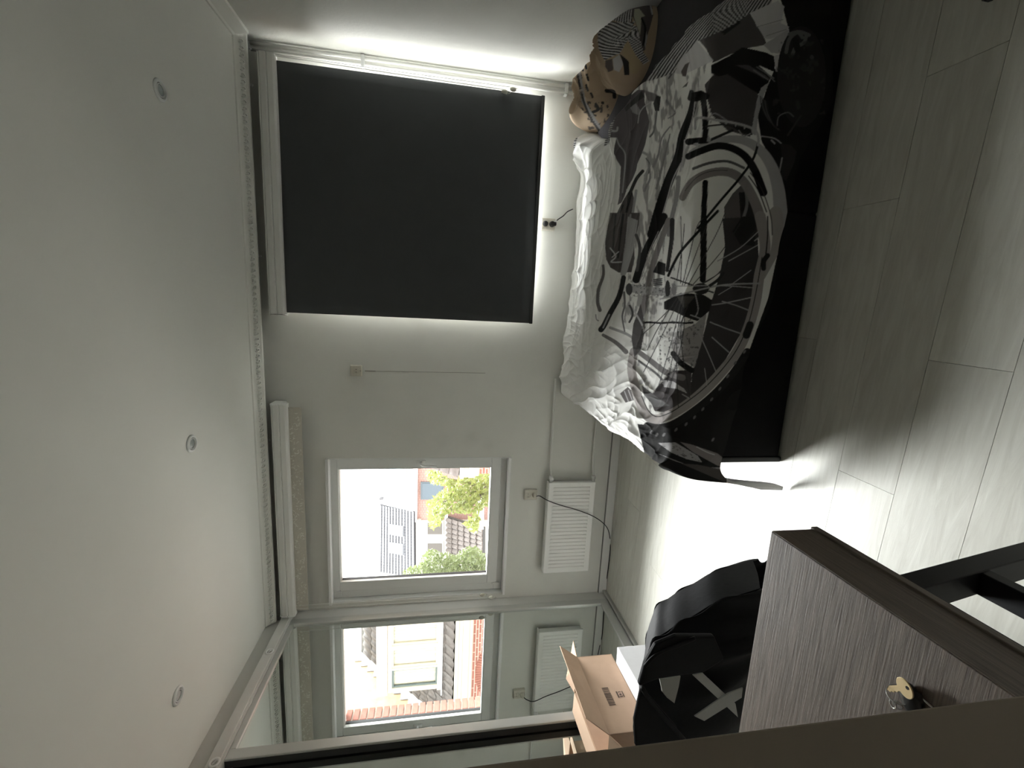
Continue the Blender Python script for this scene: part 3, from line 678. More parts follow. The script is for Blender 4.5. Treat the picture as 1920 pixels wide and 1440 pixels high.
def ringtube(c, r, n_, u, nm, m, th=.0009):
    c = np.array(c); u = u/np.linalg.norm(u); w = np.cross(n_, u); w /= np.linalg.norm(w)
    return MB().tube([c+r*(math.cos(2*math.pi*i/24)*u+math.sin(2*math.pi*i/24)*w) for i in range(25)], th, 6, cap=False).build(nm, m, ky, smooth=True)
ringtube(kp(1684, 1302, .013), .0135, np.array([.8, .3, .5]), np.array([.2, 1, 0.]), 'split_ring', STEEL, .0010)
ringtube(kp(1674, 1320, .006), .0055, np.array([.3, .3, 1]), np.array([1, .2, 0.]), 'small_ring', STEEL, .0012)
ringtube(kp(1683, 1322, .006), .0050, np.array([.6, -.3, 1]), np.array([1, .2, 0.]), 'small_ring', STEEL, .0012)
MB().tube([kp(1722, 1305, .006), kp(1733, 1313, .003), kp(1750, 1327, .002)], .0022, 8).build('second_key', STEEL, ky, smooth=True)
MB().tube([kp(1712, 1300, .004), kp(1722, 1306, .009), kp(1728, 1316, .004)], [.004, .006, .004], 8).build('clip', BLACKP, ky, smooth=True)

# ------------------------------------------------------------------ door leaf beside the camera
r0 = P(1645, 1338.7, 1, .24)
dxy = np.array([r0[0], .24]); hinge = np.array([-.62, -.55])
e = (hinge-dxy)/np.linalg.norm(hinge-dxy); nn = np.array([e[1], -e[0]]); nn = nn if nn[0] < 0 else -nn
dr = struct(bpy.data.objects.new('door_1', None), 'taupe brown door leaf standing open close to the desk', 'door'); COL.objects.link(dr); dr.location = (dxy[0], dxy[1], 0)
def dq(a, b, z0, z1, t0, t1): return MB().ext([(*(dxy+e*a+nn*t0), z0), (*(dxy+e*b+nn*t0), z0), (*(dxy+e*b+nn*t1), z0), (*(dxy+e*a+nn*t1), z0)], (0, 0, z1-z0))
dq(0, .83, .008, 2.1, .0, .038).build('door_leaf', DOORM, dr, bevel=.0015)
hm = dxy+e*.06
MB().tube([(*(hm-nn*0), 1.03), (*(hm-nn*.045), 1.03), (*(hm-nn*.05+e*.02), 1.03), (*(hm-nn*.05+e*.11), 1.03)], .009, 10).build('door_handle', STEEL, dr, smooth=True)

# ------------------------------------------------------------------ low black stool whose foot shows at the edge
st = thing('stool', (1.1, .95, 0), 'black stool foot on the pale floor beyond the bed front', 'stool')
fp = P(1861, 0, 2, .0)
for sx, sy in ((-1, -1), (1, -1), (1, 1), (-1, 1)):
    cx, cy = fp[0]+.19+.17*sx, fp[1]-.14+.14*sy
    MB().tube([(cx, cy, .015), (fp[0]+.19+.13*sx, fp[1]-.14+.11*sy, .42)], .014, 10).build('leg', BLACKM, st, smooth=True)
    MB().lathe([(.022, 0), (.022, .012), (.016, .022)], 14, Matrix.Translation((cx, cy, 0))).build('rubber_foot', BLACKP, st)
MB().lathe([(.02, .42), (.14, .42), (.15, .43), (.15, .45), (.135, .46), (.02, .462)], 28, Matrix.Translation((fp[0]+.19, fp[1]-.14, 0))).build('seat', BLACKP, st)

# ------------------------------------------------------------------ bed
XF, YFr, XH = -.575, 1.545, 1.50
bed = thing('bed', (.46, 2.35, 0), 'low black box-spring bed against the window wall', 'bed')
ys = 398; xs = P(1500, ys, 1, YFr)[0]
B('base', (XF+.012, YFr, .012), (xs-.0015, 3.115, .305), BEDB, bed, bevel=.008)
B('base', (xs+.0015, YFr, .012), (XH, 3.115, .305), BEDB, bed, bevel=.008)
B('base_joint', (xs-.02, YFr+.01, .012), (xs+.02, 3.11, .29), BEDB, bed)
B('foot_rail', (XF-.012, YFr-.004, .0), (XF+.012, 3.115, .315), mat('black_bed_rail', (.008, .008, .009), .55), bed, bevel=.006)
B('mattress', (XF+.01, YFr+.012, .305), (XH, 3.118, .455), SHEET, bed, bevel=.04, seg=4)
for xx in (XF+.2, XH-.2):
    for yy in (YFr+.15, 3.0): B('foot_block', (xx-.03, yy-.03, 0), (xx+.03, yy+.03, .014), BLACKP, bed)

# ---- printed cloth: drawing of the print (grey values), laid down once and stored on the cloth
class Canvas:
    def __init__(s, x0, y0, x1, y1, k, base):
        s.x0, s.y0, s.k = x0, y0, k; s.a = np.zeros((int((y1-y0)*k), int((x1-x0)*k), 3), np.float32); s.a[:] = base
    def _p(s, pts, T):
        ox, oy, sc = T; return np.array([((ox+p[0]/sc-s.x0)*s.k, (oy+p[1]/sc-s.y0)*s.k) for p in pts])
    def _bb(s, p, m=2):
        h, w = s.a.shape[:2]; x0, y0 = np.floor(p.min(0)-m).astype(int); x1, y1 = np.ceil(p.max(0)+m).astype(int)
        x0, y0, x1, y1 = max(x0, 0), max(y0, 0), min(x1, w), min(y1, h)
        if x1 <= x0 or y1 <= y0: return None
        yy, xx = np.mgrid[y0:y1, x0:x1]; return (slice(y0, y1), slice(x0, x1)), xx+.5, yy+.5
    def put(s, sl, m, col):
        c = np.array(col if hasattr(col, '__len__') else (col, col*.985, col), np.float32); m = m[..., None]
        s.a[sl] = s.a[sl]*(1-m)+c*m
    def mask(s, p, xx, yy):
        ins = np.zeros(xx.shape, bool); n = len(p)
        for i in range(n):
            (ax, ay), (bx, by) = p[i], p[(i+1) % n]
            if ay == by: continue
            c = ((ay > yy) != (by > yy)) & (xx < (bx-ax)*(yy-ay)/(by-ay)+ax); ins ^= c
        return ins
    def poly(s, T, pts, col, al=1.):
        p = s._p(pts, T); r = s._bb(p)
        if r: s.put(r[0], s.mask(p, r[1], r[2])*al, col)
    def line(s, T, pts, w, col, al=1., smooth=True):
        if smooth and len(pts) > 2: pts = [tuple(q) for q in smooth_path([(*q[:2], 0) for q in pts], 5)]
        p = s._p([q[:2] for q in pts], T); w0 = (w if hasattr(w, '__len__') else (w, w)); f = s.k/T[2]
        r = s._bb(p, max(w0)*f+2)
        if not r: return
        sl, xx, yy = r; m = np.zeros(xx.shape, np.float32); n = len(p)-1
        for i in range(n):
            a, b = p[i], p[i+1]; d = b-a; L2 = d @ d+1e-9
            t = np.clip(((xx-a[0])*d[0]+(yy-a[1])*d[1])/L2, 0, 1)
            ww = (w0[0]+(w0[1]-w0[0])*(i+t)/n)*f/2
            dist = np.hypot(xx-a[0]-t*d[0], yy-a[1]-t*d[1]); m = np.maximum(m, np.clip(ww-dist+.6, 0, 1))
        s.put(sl, m*al, col)
    def ell(s, T, c, rx, ry, col, al=1., soft=.02, rot=0):
        n = 40; cr_, sr_ = math.cos(rot), math.sin(rot)
        s.poly(T, [(c[0]+rx*math.cos(t)*cr_-ry*math.sin(t)*sr_, c[1]+rx*math.cos(t)*sr_+ry*math.sin(t)*cr_) for t in np.linspace(0, 2*math.pi, n, False)], col, al)
    def stripes(s, T, pts, ang_deg, period, c1, c2, wob=0):
        p = s._p(pts, T); r = s._bb(p)
        if not r: return
        sl, xx, yy = r; m = s.mask(p, xx, yy); a = math.radians(ang_deg); f = s.k/T[2]
        ph = (xx*math.cos(a)+yy*math.sin(a)+wob*f*np.sin(xx*.02+yy*.03))/(period*f)
        v = ((ph % 1) < .5).astype(np.float32); s.put(sl, m*v, c1); s.put(sl, m*(1-v), c2)
    def speckle(s, T, pts, col, thr, size, al=1., sx=1, sy=1):
        p = s._p(pts, T); r = s._bb(p)
        if not r: return
        sl, xx, yy = r; m = s.mask(p, xx, yy); f = s.k/T[2]
        nz = vnoise(xx/(size*f*sx), yy/(size*f*sy))*.65+vnoise(xx/(size*f*sx)*2.3+7, yy/(size*f*sy)*2.3)*.35
        s.put(sl, m*np.clip((nz-thr)*8, 0, 1)*al, col)
    def sample(s, px, py):
        h, w = s.a.shape[:2]; x = np.clip((px-s.x0)*s.k-.5, 0, w-1.001); y = np.clip((py-s.y0)*s.k-.5, 0, h-1.001)
        i, j = x.astype(int), y.astype(int); u, v = (x-i)[..., None], (y-j)[..., None]
        A = s.a; return A[j, i]*(1-u)*(1-v)+A[j, i+1]*u*(1-v)+A[j+1, i]*(1-u)*v+A[j+1, i+1]*u*v
_vn = np.random.RandomState(3).rand(256, 256).astype(np.float32)
def vnoise(x, y):
    i, j = np.floor(x).astype(int), np.floor(y).astype(int); u, v = x-i, y-j; u = u*u*(3-2*u); v = v*v*(3-2*v)
    g = lambda a, b: _vn[a % 256, b % 256]
    return g(i, j)*(1-u)*(1-v)+g(i+1, j)*u*(1-v)+g(i, j+1)*(1-u)*v+g(i+1, j+1)*u*v
T3, T4, T2, T5, T6, T1, TC, TP = (1040, 0, 3.272), (1040, 420, 2.88), (1000, 150, 6.4), (1100, 400, 4.8), (1100, 640, 4.8), (1240, 0, 5.333), (1060, 0, 10.667), (0, 0, 1)
WH, LG, MG, DG, BK = .84, .46, .26, .105, .012
cv = Canvas(1030, -90, 1640, 940, 2.0, (WH, WH, WH*.97))
# wood-grain ground between the coat and the wheel
cv.speckle(TP, [(1185, 120), (1330, 90), (1300, 250), (1250, 420), (1230, 600), (1170, 600), (1190, 400), (1220, 260)], (.33, .32, .32), .5, 9, .9, .6, 2.4)
cv.speckle(TP, [(1165, 540), (1260, 470), (1300, 700), (1260, 790), (1190, 760), (1170, 640)], (.34, .33, .33), .62, 7, .8, 1, 1.6)
# black lower right of the print
cv.poly(TP, [(1440, -90), (1640, -90), (1640, 940), (1230, 940), (1195, 795), (1260, 800), (1330, 755), (1400, 670), (1440, 560), (1474, 400), (1462, 330), (1428, 265), (1420, 215), (1440, 160), (1480, 60)], BK)
# coat, sleeve and trousers panels
cv.poly(T3, [(880, 240), (1000, 190), (1110, 100), (1200, 85), (1290, 240), (1300, 275), (1150, 300), (970, 385), (930, 300)], (.10, .093, .092))
cv.poly(T3, [(1010, 180), (1060, 150), (1150, 110), (1130, 150), (1040, 215)], .03)
cv.poly(T3, [(920, 520), (1000, 430), (1090, 440), (1250, 570), (1225, 740), (1200, 840), (1060, 800), (960, 700), (935, 600)], (.075, .068, .07))
cv.poly(T3, [(960, 400), (1060, 350), (1150, 290), (1290, 320), (1360, 350), (1345, 440), (1250, 400), (1330, 470), (1290, 545), (1250, 575), (1160, 520), (1060, 455), (1010, 470), (960, 450)], BK)
cv.poly(T3, [(1110, 400), (1190, 400), (1290, 460), (1330, 490), (1280, 480), (1230, 450)], (.09, .085, .09))
for a, b in (((1240, 410), (1345, 480)), ((1220, 430), (1310, 490)), ((1290, 440), (1350, 500))): cv.line(T3, [a, b], 6, .22)
# pale papers and shirt
cv.poly(T3, [(1200, 75), (1370, 5), (1410, 40), (1385, 160), (1300, 165), (1240, 165), (1225, 125)], .66)
cv.poly(T3, [(1245, 165), (1380, 140), (1440, 165), (1400, 215), (1320, 240), (1290, 235)], .60)
cv.poly(T3, [(1280, 275), (1440, 175), (1430, 250), (1410, 330), (1330, 325)], .50)
cv.poly(T3, [(1345, 345), (1400, 325), (1435, 350), (1425, 400), (1410, 465), (1355, 435)], .62)
cv.line(T3, [(1240, 165), (1400, 120)], 4, .33); cv.line(T3, [(1300, 220), (1420, 180)], 4, .3)
cv.poly(T3, [(700, 430), (770, 370), (870, 248), (975, 372), (800, 455), (740, 450)], .62)
cv.poly(T3, [(775, 440), (800, 395), (828, 380), (815, 420), (805, 470), (785, 468)], (.13, .11, .105))
cv.poly(T3, [(780, 540), (820, 500), (810, 530)], .12)
# dim round head on the black ground
cv.ell(T3, (1515, 470), 150, 310, .028)
for a in (((1420, 320), (1440, 240), (1490, 200), (1520, 230)), ((1460, 330), (1480, 290), (1530, 260), (1545, 210)), ((1440, 210), (1500, 195), (1560, 215))): cv.line(T3, a, 22, .16)
cv.line(T3, [(1475, 250), (1490, 300)], 40, .02); cv.ell(T3, (1578, 352), 12, 14, .10)
cv.speckle(T3, [(1380, 240), (1650, 240), (1660, 700), (1330, 700)], .06, .62, 40, .7)
cv.line(T3, [(1365, 770), (1375, 715), (1430, 690), (1465, 715)], 7, .17); cv.line(T3, [(1430, 830), (1470, 770), (1510, 710)], 12, .05)
# beard lines and knees of the figure
cv.poly(T3, [(1265, 540), (1320, 500), (1280, 590), (1250, 700), (1235, 830), (1205, 820), (1225, 700), (1240, 620)], .42)
for i in range(5): cv.line(T3, [(1262+9*i, 590+8*i), (1268+12*i, 650+14*i), (1300+14*i, 720+16*i), (1345+10*i, 770+8*i)], 5, .12 if i % 2 else .04)
cv.line(T3, [(1270, 835), (1350, 850), (1400, 890)], 7, .40); cv.line(T3, [(1330, 860), (1350, 880)], 10, .4)
cv.poly(T3, [(1385, 880), (1450, 890), (1485, 930), (1470, 1000), (1420, 1110), (1390, 1090), (1395, 980)], .030)
cv.line(T3, [(1380, 1050), (1395, 970)], 9, .30)
# dark coat tail on the left of the bicycle
cv.poly(T2, [(935, 560), (950, 430), (1010, 320), (1100, 240), (1250, 120), (1335, 120), (1335, 260), (1370, 400), (1392, 500), (1370, 640), (1340, 780), (1300, 890), (1250, 1000), (1235, 1080), (1190, 1190), (1130, 1290), (1090, 1400), (1060, 1470), (1010, 1500), (1030, 1400), (1050, 1040), (1000, 960), (965, 880), (972, 800), (1000, 690), (905, 690), (925, 600)], (.115, .105, .11))
cv.poly(T2, [(1330, 120), (1480, 170), (1500, 260), (1370, 250)], (.20, .19, .19))
cv.poly(T2, [(1160, 330), (1230, 280), (1290, 370), (1260, 420), (1190, 390)], .30); cv.poly(T2, [(1090, 330), (1180, 250), (1300, 130), (1330, 200), (1200, 300), (1110, 380)], .05)
cv.line(T2, [(1000, 700), (1030, 780), (1085, 850), (1105, 930), (1090, 1150), (1070, 1350)], 16, .36)
cv.line(T2, [(930, 610), (1000, 610), (1010, 570)], 22, .42); cv.line(T2, [(1255, 515), (1275, 400), (1330, 320), (1420, 260)], 12, .5)
cv.line(T2, [(1320, 870), (1400, 930), (1390, 1050), (1340, 1150)], 30, .4); cv.line(T2, [(1350, 940), (1390, 1000), (1385, 1120)], 10, .05)
cv.poly(T2, [(1440, 280), (1480, 180), (1530, 200), (1510, 370), (1460, 370)], .04); cv.line(T2, [(1480, 380), (1450, 600), (1400, 680)], 22, .18)
for pts in (((1440, 1040), (1500, 900), (1540, 700), (1640, 560)), ((1480, 1300), (1530, 1100), (1580, 900), (1640, 650)), ((1600, 250), (1660, 330), (1700, 400), (1620, 460)), ((1330, 1330), (1400, 1180), (1390, 1020))): cv.line(T2, pts, (30, 14), .27)
cv.line(T2, [(1880, 220), (1900, 150)], 60, .05)
# boot
cv.poly(T3, [(470, 1150), (420, 1230), (390, 1290), (345, 1390), (322, 1470), (455, 1470), (470, 1330), (490, 1230)], (.10, .092, .09))
cv.line(T3, [(470, 1180), (440, 1300), (420, 1460)], 14, .03); cv.line(T3, [(500, 1170), (480, 1300), (455, 1460)], 16, .38); cv.line(T3, [(420, 1260), (380, 1360), (365, 1460)], 10, .04); cv.line(T3, [(540, 1050), (500, 1100), (460, 1190)], 20, .04)
cv.poly(T4, [(300, -60), (285, 20), (272, 100), (278, 190), (300, 235), (345, 262), (415, 260), (430, 190), (430, 100), (455, 0), (460, -60)], (.10, .092, .09))
for d in (0, 40, 80): cv.line(T4, [(330+d, -50), (320+d*.9, 60), (310+d*.8, 180)], 10, .035 if d != 80 else .34)
cv.poly(T4, [(395, -40), (450, -20), (425, 150), (390, 260), (370, 300), (355, 270), (375, 160)], .40)
cv.line(T4, [(300, 130), (330, 175), (305, 205), (360, 205)], 7, .5); cv.line(T4, [(345, 150), (310, 180)], 6, .5)
cv.line(T4, [(262, 225), (262, 280), (238, 350), (232, 420), (244, 465)], (14, 20), (.16, .15, .15)); cv.line(T4, [(222, 490), (226, 515), (236, 522)], 6, .3)
cv.line(T4, [(372, 290), (348, 390), (300, 480), (268, 545), (250, 570)], (26, 30), .025); cv.line(T4, [(295, 490), (262, 560)], 8, .35)
cv.line(T4, [(262, 600), (330, 640), (385, 690)], (16, 26), (.20, .19, .19)); cv.line(T4, [(375, 370), (378, 440), (365, 500), (378, 580)], (12, 7), .17)
cv.line(T4, [(300, 560), (380, 590), (415, 610)], 14, .36)
# frame tubes
cv.line(T3, [(860, 590), (835, 700), (785, 830), (760, 960), (700, 1110), (650, 1260), (600, 1440)], (42, 66), BK)
cv.line(T3, [(862, 620), (845, 730), (805, 850)], 8, .45); cv.line(T3, [(775, 1000), (725, 1100), (690, 1220), (630, 1420)], 7, .5); cv.line(T3, [(800, 860), (790, 960), (770, 1050)], 12, .5)
cv.line(T3, [(760, 1090), (750, 1200), (720, 1330), (700, 1440)], 26, .30)
cv.line(T3, [(910, 600), (922, 700), (925, 850)], 36, BK); cv.poly(T3, [(835, 570), (900, 555), (950, 580), (945, 610), (850, 625)], BK)
cv.line(T3, [(925, 1120), (915, 1300), (910, 1440)], 34, BK)
cv.line(T4, [(590, -40), (520, 90), (475, 190), (440, 300)], 40, BK); cv.line(T4, [(615, -20), (560, 130), (520, 260), (490, 400), (470, 490)], 30, (.25, .235, .235))
for d in (0, 14): cv.line(T4, [(560+d, 40), (510+d, 150), (485+d, 240), (462+d, 300)], 4, .42)
cv.line(T4, [(635, -20), (632, 80), (620, 170), (608, 250)], (26, 18), .03); cv.line(T4, [(440, 60), (460, 130), (445, 250)], 16, .08)
cv.poly(T4, [(560, 200), (600, 215), (595, 280), (530, 260)], .02); cv.line(T4, [(805, -40), (803, 180), (800, 300)], 34, BK)
cv.line(T3, [(700, 480), (740, 420)], 10, .1)
# inside of the wheel: dark wall on the right, gravel, planks
cv.poly(T3, [(1040, 1270), (1090, 1190), (1150, 1130), (1210, 1200), (1245, 1300), (1260, 1460), (1040, 1460)], (.12, .11, .11))
cv.poly(T3, [(1130, 1180), (1200, 1180), (1245, 1300), (1255, 1460), (1150, 1460)], .025); cv.line(T3, [(1170, 1150), (1180, 1250), (1160, 1330)], 18, .2)
cv.poly(T4, [(905, -30), (1090, -40), (1105, 250), (1062, 450), (1000, 600), (900, 770), (760, 930), (730, 925), (745, 790), (800, 620), (840, 440), (890, 280), (920, 130), (915, 60)], (.050, .046, .048))
cv.poly(T4, [(960, 40), (1010, -40), (1090, -40), (1080, 120), (1000, 110)], .02)
cv.poly(T4, [(625, 640), (690, 570), (760, 540), (820, 480), (800, 620), (755, 775), (700, 740), (650, 720)], (.36, .345, .34))
cv.speckle(T4, [(560, 560), (820, 480), (755, 775), (560, 800)], .10, .63, 12, .9)
cv.poly(T4, [(560, 870), (640, 790), (740, 790), (735, 930), (620, 1020), (540, 1010), (510, 940)], (.075, .068, .07))
cv.poly(T4, [(590, 880), (660, 890), (715, 915), (700, 890), (640, 850), (580, 840)], .5); cv.line(T4, [(440, 680), (520, 740), (600, 800), (690, 830)], (26, 34), (.19, .18, .18)); cv.line(T4, [(455, 740), (540, 800), (580, 840)], 12, .17)
cv.poly(T4, [(470, 870), (560, 940), (620, 980), (540, 990), (480, 920)], .14); cv.line(T4, [(640, 700), (680, 750), (740, 790)], 30, .02)
# fender, dark gap, tyre and rim
cv.line(T3, [(835, 935), (930, 885), (1050, 855), (1160, 862), (1260, 920), (1330, 1020), (1370, 1150), (1385, 1290), (1390, 1420)], (26, 92), .43)
cv.line(T4, [(1195, -60), (1205, 30), (1190, 140), (1160, 215), (1125, 290)], (70, 20), (.40, .375, .36))
cv.line(T3, [(820, 960), (900, 925), (1000, 895), (1090, 910), (1170, 960), (1230, 1050), (1280, 1180)], (40, 50), BK)
cv.line(T3, [(850, 1035), (950, 1000), (1060, 990), (1160, 1030)], 16, .12)
cv.line(T3, [(785, 1210), (840, 1120), (940, 1065), (1060, 1055), (1150, 1105), (1215, 1210), (1260, 1330), (1285, 1450)], (44, 66), (.27, .25, .245))
cv.line(T3, [(800, 1170), (870, 1090), (960, 1050), (1060, 1045)], 4, .08); cv.line(T3, [(1190, 1080), (1250, 1170), (1300, 1300)], 7, .03); cv.line(T3, [(1200, 1060), (1270, 1160), (1325, 1320), (1335, 1440)], 6, .06)
cv.line(T4, [(1110, -40), (1130, 60), (1135, 150), (1105, 280), (1085, 420), (1045, 560), (985, 690), (900, 800), (800, 905), (700, 985), (610, 1035), (540, 1055), (490, 1025), (455, 950), (432, 870), (415, 780), (428, 690)], (60, 46), (.36, .335, .325))
cv.line(T4, [(1150, -40), (1150, 60), (1140, 170)], 7, .03); cv.line(T4, [(1120, 180), (1085, 380), (1045, 540), (985, 675), (900, 790), (800, 893), (700, 970), (620, 1020), (550, 1040), (505, 1005), (470, 930)], 5, .03)
cv.line(T4, [(1150, 170), (1130, 200), (1128, 240)], 26, .02); cv.line(T4, [(1055, 545), (1035, 600)], 40, .02)
cv.line(T4, [(500, 1090), (560, 1100), (640, 1080), (750, 1010), (860, 920), (960, 810), (1040, 690)], 40, .02)
for x, y in ((1025, 690), (975, 750), (935, 822), (892, 890), (848, 947), (800, 1000), (755, 1044), (710, 1081), (655, 1111), (590, 1138), (552, 1138), (522, 1124), (855, 1164)): cv.ell(T4, (x, y), 6, 12, .17, rot=.6)
# hub, chain, crank, spokes
cv.line(T4, [(405, 345), (520, 362), (620, 365)], 44, .46); cv.speckle(T4, [(400, 320), (640, 330), (640, 400), (400, 390)], .12, .6, 9, .9); cv.ell(T4, (402, 352), 18, 32, .07); cv.ell(T4, (610, 350), 14, 46, .05); cv.ell(T4, (645, 355), 14, 34, .30)
cv.poly(T4, [(590, 420), (680, 372), (800, 380), (850, 410), (835, 470), (770, 525), (700, 500), (640, 470), (590, 460)], .022); cv.poly(T4, [(660, 390), (760, 390), (700, 460)], (.08, .075, .07)); cv.ell(T4, (790, 350), 45, 30, .03)
for i in range(34): cv.ell(T4, (480+i*8, 533-2*math.sin(i*.4)), 5, 6, .02)
for i in range(26): cv.ell(T4, (405+16*math.sin(i*.13), 440+i*3.6), 6, 4, .06)
for i in range(26): cv.ell(T4, (630+i*9, 290+i*3.2), 5, 5, .05)
cv.poly(T4, [(425, 540), (465, 430), (490, 560), (465, 680), (430, 720), (415, 620)], (.09, .085, .085)); cv.line(T4, [(430, 470), (470, 540), (487, 590)], 9, .5)
cv.poly(T4, [(530, 300), (575, 290), (580, 335), (540, 340)], .35); 
for i in range(4): cv.line(T4, [(535, 300+10*i), (580, 296+10*i)], 5, .03)
dark = (((700, 330), (830, -20)), ((690, 330), (760, 40), (800, -30)), ((660, 300), (690, 120), (700, 0)), ((680, 320), (685, 180), (680, -40)), ((720, 330), (870, 60), (920, -60)), ((740, 335), (900, 150), (1000, 0)), ((760, 340), (920, 240), (1080, 40)), ((780, 335), (880, 270), (990, 140)), ((660, 400), (560, 560), (500, 680)), ((670, 410), (600, 560), (480, 800)), ((680, 420), (640, 600), (560, 880)), ((690, 430), (650, 650), (610, 850)), ((700, 430), (690, 620), (600, 960)), ((720, 430), (660, 640), (668, 990)), ((720, 440), (680, 600), (730, 940)), ((640, 440), (560, 520), (470, 600)))
for L_ in dark: cv.line(T4, L_, 4.2, .05)
for L_, w in ((((570, 405), (720, 370), (860, 338), (960, 325), (1108, 321)), 8), (((650, 336), (900, 333), (1075, 345)), 5), (((850, 437), (930, 425), (1065, 396)), 6), (((905, 418), (980, 440), (1045, 465)), 6), (((735, 492), (800, 515)), 6), (((840, 530), (920, 562), (1000, 590)), 6), (((850, 612), (940, 692)), 6), (((885, 382), (955, 340)), 4), (((1060, 250), (950, 330)), 4), (((780, 590), (830, 700), (870, 795)), 5), (((810, 780), (822, 870)), 4), (((880, 200), (1000, 130), (1100, 40)), 5), (((940, 200), (1095, 115)), 5), (((1080, 90), (1105, 70)), 6), (((760, 380), (775, 460), (760, 500)), 6), (((690, 920), (725, 940)), 5)): cv.line(T4, L_, w, .42)
cv.line(T5, [(1180, -20), (1000, 170), (850, 340), (780, 460), (735, 560)], 24, BK); cv.line(T5, [(1230, 540), (1180, 600), (1110, 650)], 26, .03)
# handlebar, brake cables
cv.line(T3, [(1248, 880), (1215, 980), (1130, 1100), (1010, 1240), (880, 1400)], 15, BK)
cv.line(T3, [(862, 790), (866, 735), (900, 722), (1000, 738), (1090, 752), (1180, 775), (1235, 805), (1250, 850), (1248, 890)], 15, .46)
cv.line(T3, [(955, 715), (985, 695), (1050, 735)], 7, .34); cv.line(T3, [(930, 775), (1050, 765), (1120, 790)], 10, .04); cv.poly(T3, [(1090, 770), (1200, 790), (1215, 830), (1130, 810)], .02)
cv.line(T3, [(930, 870), (1010, 835), (1090, 800)], 16, .02); cv.line(T3, [(820, 870), (930, 860)], 40, BK); cv.ell(T3, (945, 855), 12, 16, .4); cv.ell(T3, (868, 885), 16, 10, .42)
cv.line(T3, [(1130, 800), (1160, 835), (1200, 820)], 7, .35)
for q in ((960, 750), (1050, 755), (1110, 770), (1165, 785)): cv.ell(T3, q, 5, 8, .4)
# pedal on the white ground, foot end drawing
cv.poly(T6, [(300, 470), (370, 410), (400, 440), (425, 530), (350, 552)], (.11, .10, .10)); cv.line(T6, [(340, 450), (375, 540)], 10, .36); cv.line(T6, [(375, 440), (410, 530)], 8, .4)
cv.poly(T6, [(640, 915), (800, 910), (1000, 1030), (1040, 1090), (900, 1060), (760, 1000)], .34); cv.speckle(T6, [(640, 915), (800, 910), (1040, 1090), (760, 1010)], .05, .6, 14, .8, 2, 1)
cv.poly(T6, [(840, 905), (950, 930), (1180, 1010), (1330, 1130), (1180, 1120), (960, 1000)], (.22, .2, .2)); cv.line(T6, [(990, 950), (1090, 1000), (1150, 1020)], 8, .5)
cv.poly(T6, [(620, 1000), (800, 1080), (1000, 1140), (1330, 1130), (1330, 1290), (1200, 1230), (900, 1110)], .30); cv.poly(T6, [(850, 1100), (1000, 1110), (1240, 1160), (1290, 1290), (1060, 1190)], (.075, .068, .065))
cv.poly(T6, [(1260, 1170), (1340, 1130), (1700, 1120), (1860, 1120), (1860, 1460), (1260, 1460)], WH); cv.stripes(T6, [(1330, 1090), (1640, 1085), (1560, 1118), (1340, 1130)], 30, 24, .5, .03)
# striped reverse at the turned-down head edge
SP = [(300, 900), (330, 800), (360, 640), (410, 550), (470, 470), (580, 395), (650, 330), (720, 220), (800, 130), (880, 55), (1000, 10), (1000, -120), (1360, -120), (1330, 20), (1200, 80), (1050, 180), (870, 255), (770, 370), (735, 445), (640, 480), (560, 500), (450, 545), (380, 640), (350, 780), (335, 880)]
cv.stripes(T3, SP, 38, 13.5, .55, .05, 10)
cv.stripes(T3, [(330, 880), (300, 900), (330, 780), (372, 620), (440, 530), (480, 520), (395, 640), (355, 780)], 80, 14, .55, .05, 6)
cv.stripes(T2, [(330, 1500), (370, 1180), (430, 900), (450, 740), (480, 640), (545, 560), (545, 640), (500, 800), (450, 960), (400, 1120), (375, 1300), (372, 1500)], 84, 26, .55, .05, 6)

# ---- the duvet itself
def ridg(x, y): return 1-np.abs(2*vnoise(x, y)-1)
NA, NB_ = 860, 520
hd_pts = [P(*q, 2, .52)[:2] for q in ((1137, 262), (1152, 215), (1168, 188), (1195, 150), (1222, 118), (1245, 92), (1268, 62), (1300, 24), (1335, 4), (1380, -40), (1440, -90))]
hy = np.array([3.16, 3.02, 2.86]+[p[1] for p in hd_pts]); hx = np.array([1.24, 1.22, 1.12]+[p[0] for p in hd_pts])
od = np.argsort(hy); hy, hx = hy[od], hx[od]
zbx = np.array([-.9, -.569, -.206, .01, .216, .452, .603, .72, .796, .969, 1.13, 1.6]); zbz = np.array([.30, .295, .262, .197, .173, .166, .155, .092, .061, .080, .10, .12])
XS, RF = -.595, .045; YS = 1.585
av = np.linspace(0, 1, NA)[:, None]*np.ones((1, NB_)); bv_ = np.ones((NA, 1))*np.linspace(0, 1, NB_)[None, :]
W_top = 3.145-YS
Lf = .20+.15*np.clip((bv_-.62)/.25, 0, 1)
tb = .70
yflat = np.where(bv_ < tb, 3.145-W_top*bv_/tb, YS)
xh = np.interp(yflat, hy, hx); xh = np.where(bv_ >= tb, np.interp(YS, hy, hx)+(bv_-tb)*.2, xh)
xflat = (XS-Lf)+(xh-(XS-Lf))*av
xbed = np.maximum(xflat, XS-.03)
Lh = .505-np.interp(xbed, zbx, zbz)-(1-math.pi/2)*RF*-1*0
dfy = np.where(bv_ < tb, 0, (bv_-tb)/(1-tb)*Lh)
def fold1(d, r):
    d = np.maximum(d, 0); arc = math.pi*r/2
    return np.where(d < arc, r*np.sin(d/r), r), np.where(d < arc, r*(1-np.cos(d/r)), r+d-arc)
py_, dry = fold1(dfy, RF); pxx, drx = fold1(XS-xflat, RF)
X_ = np.where(xflat > XS, xflat, XS-pxx); Y_ = yflat-py_
ZT = .497
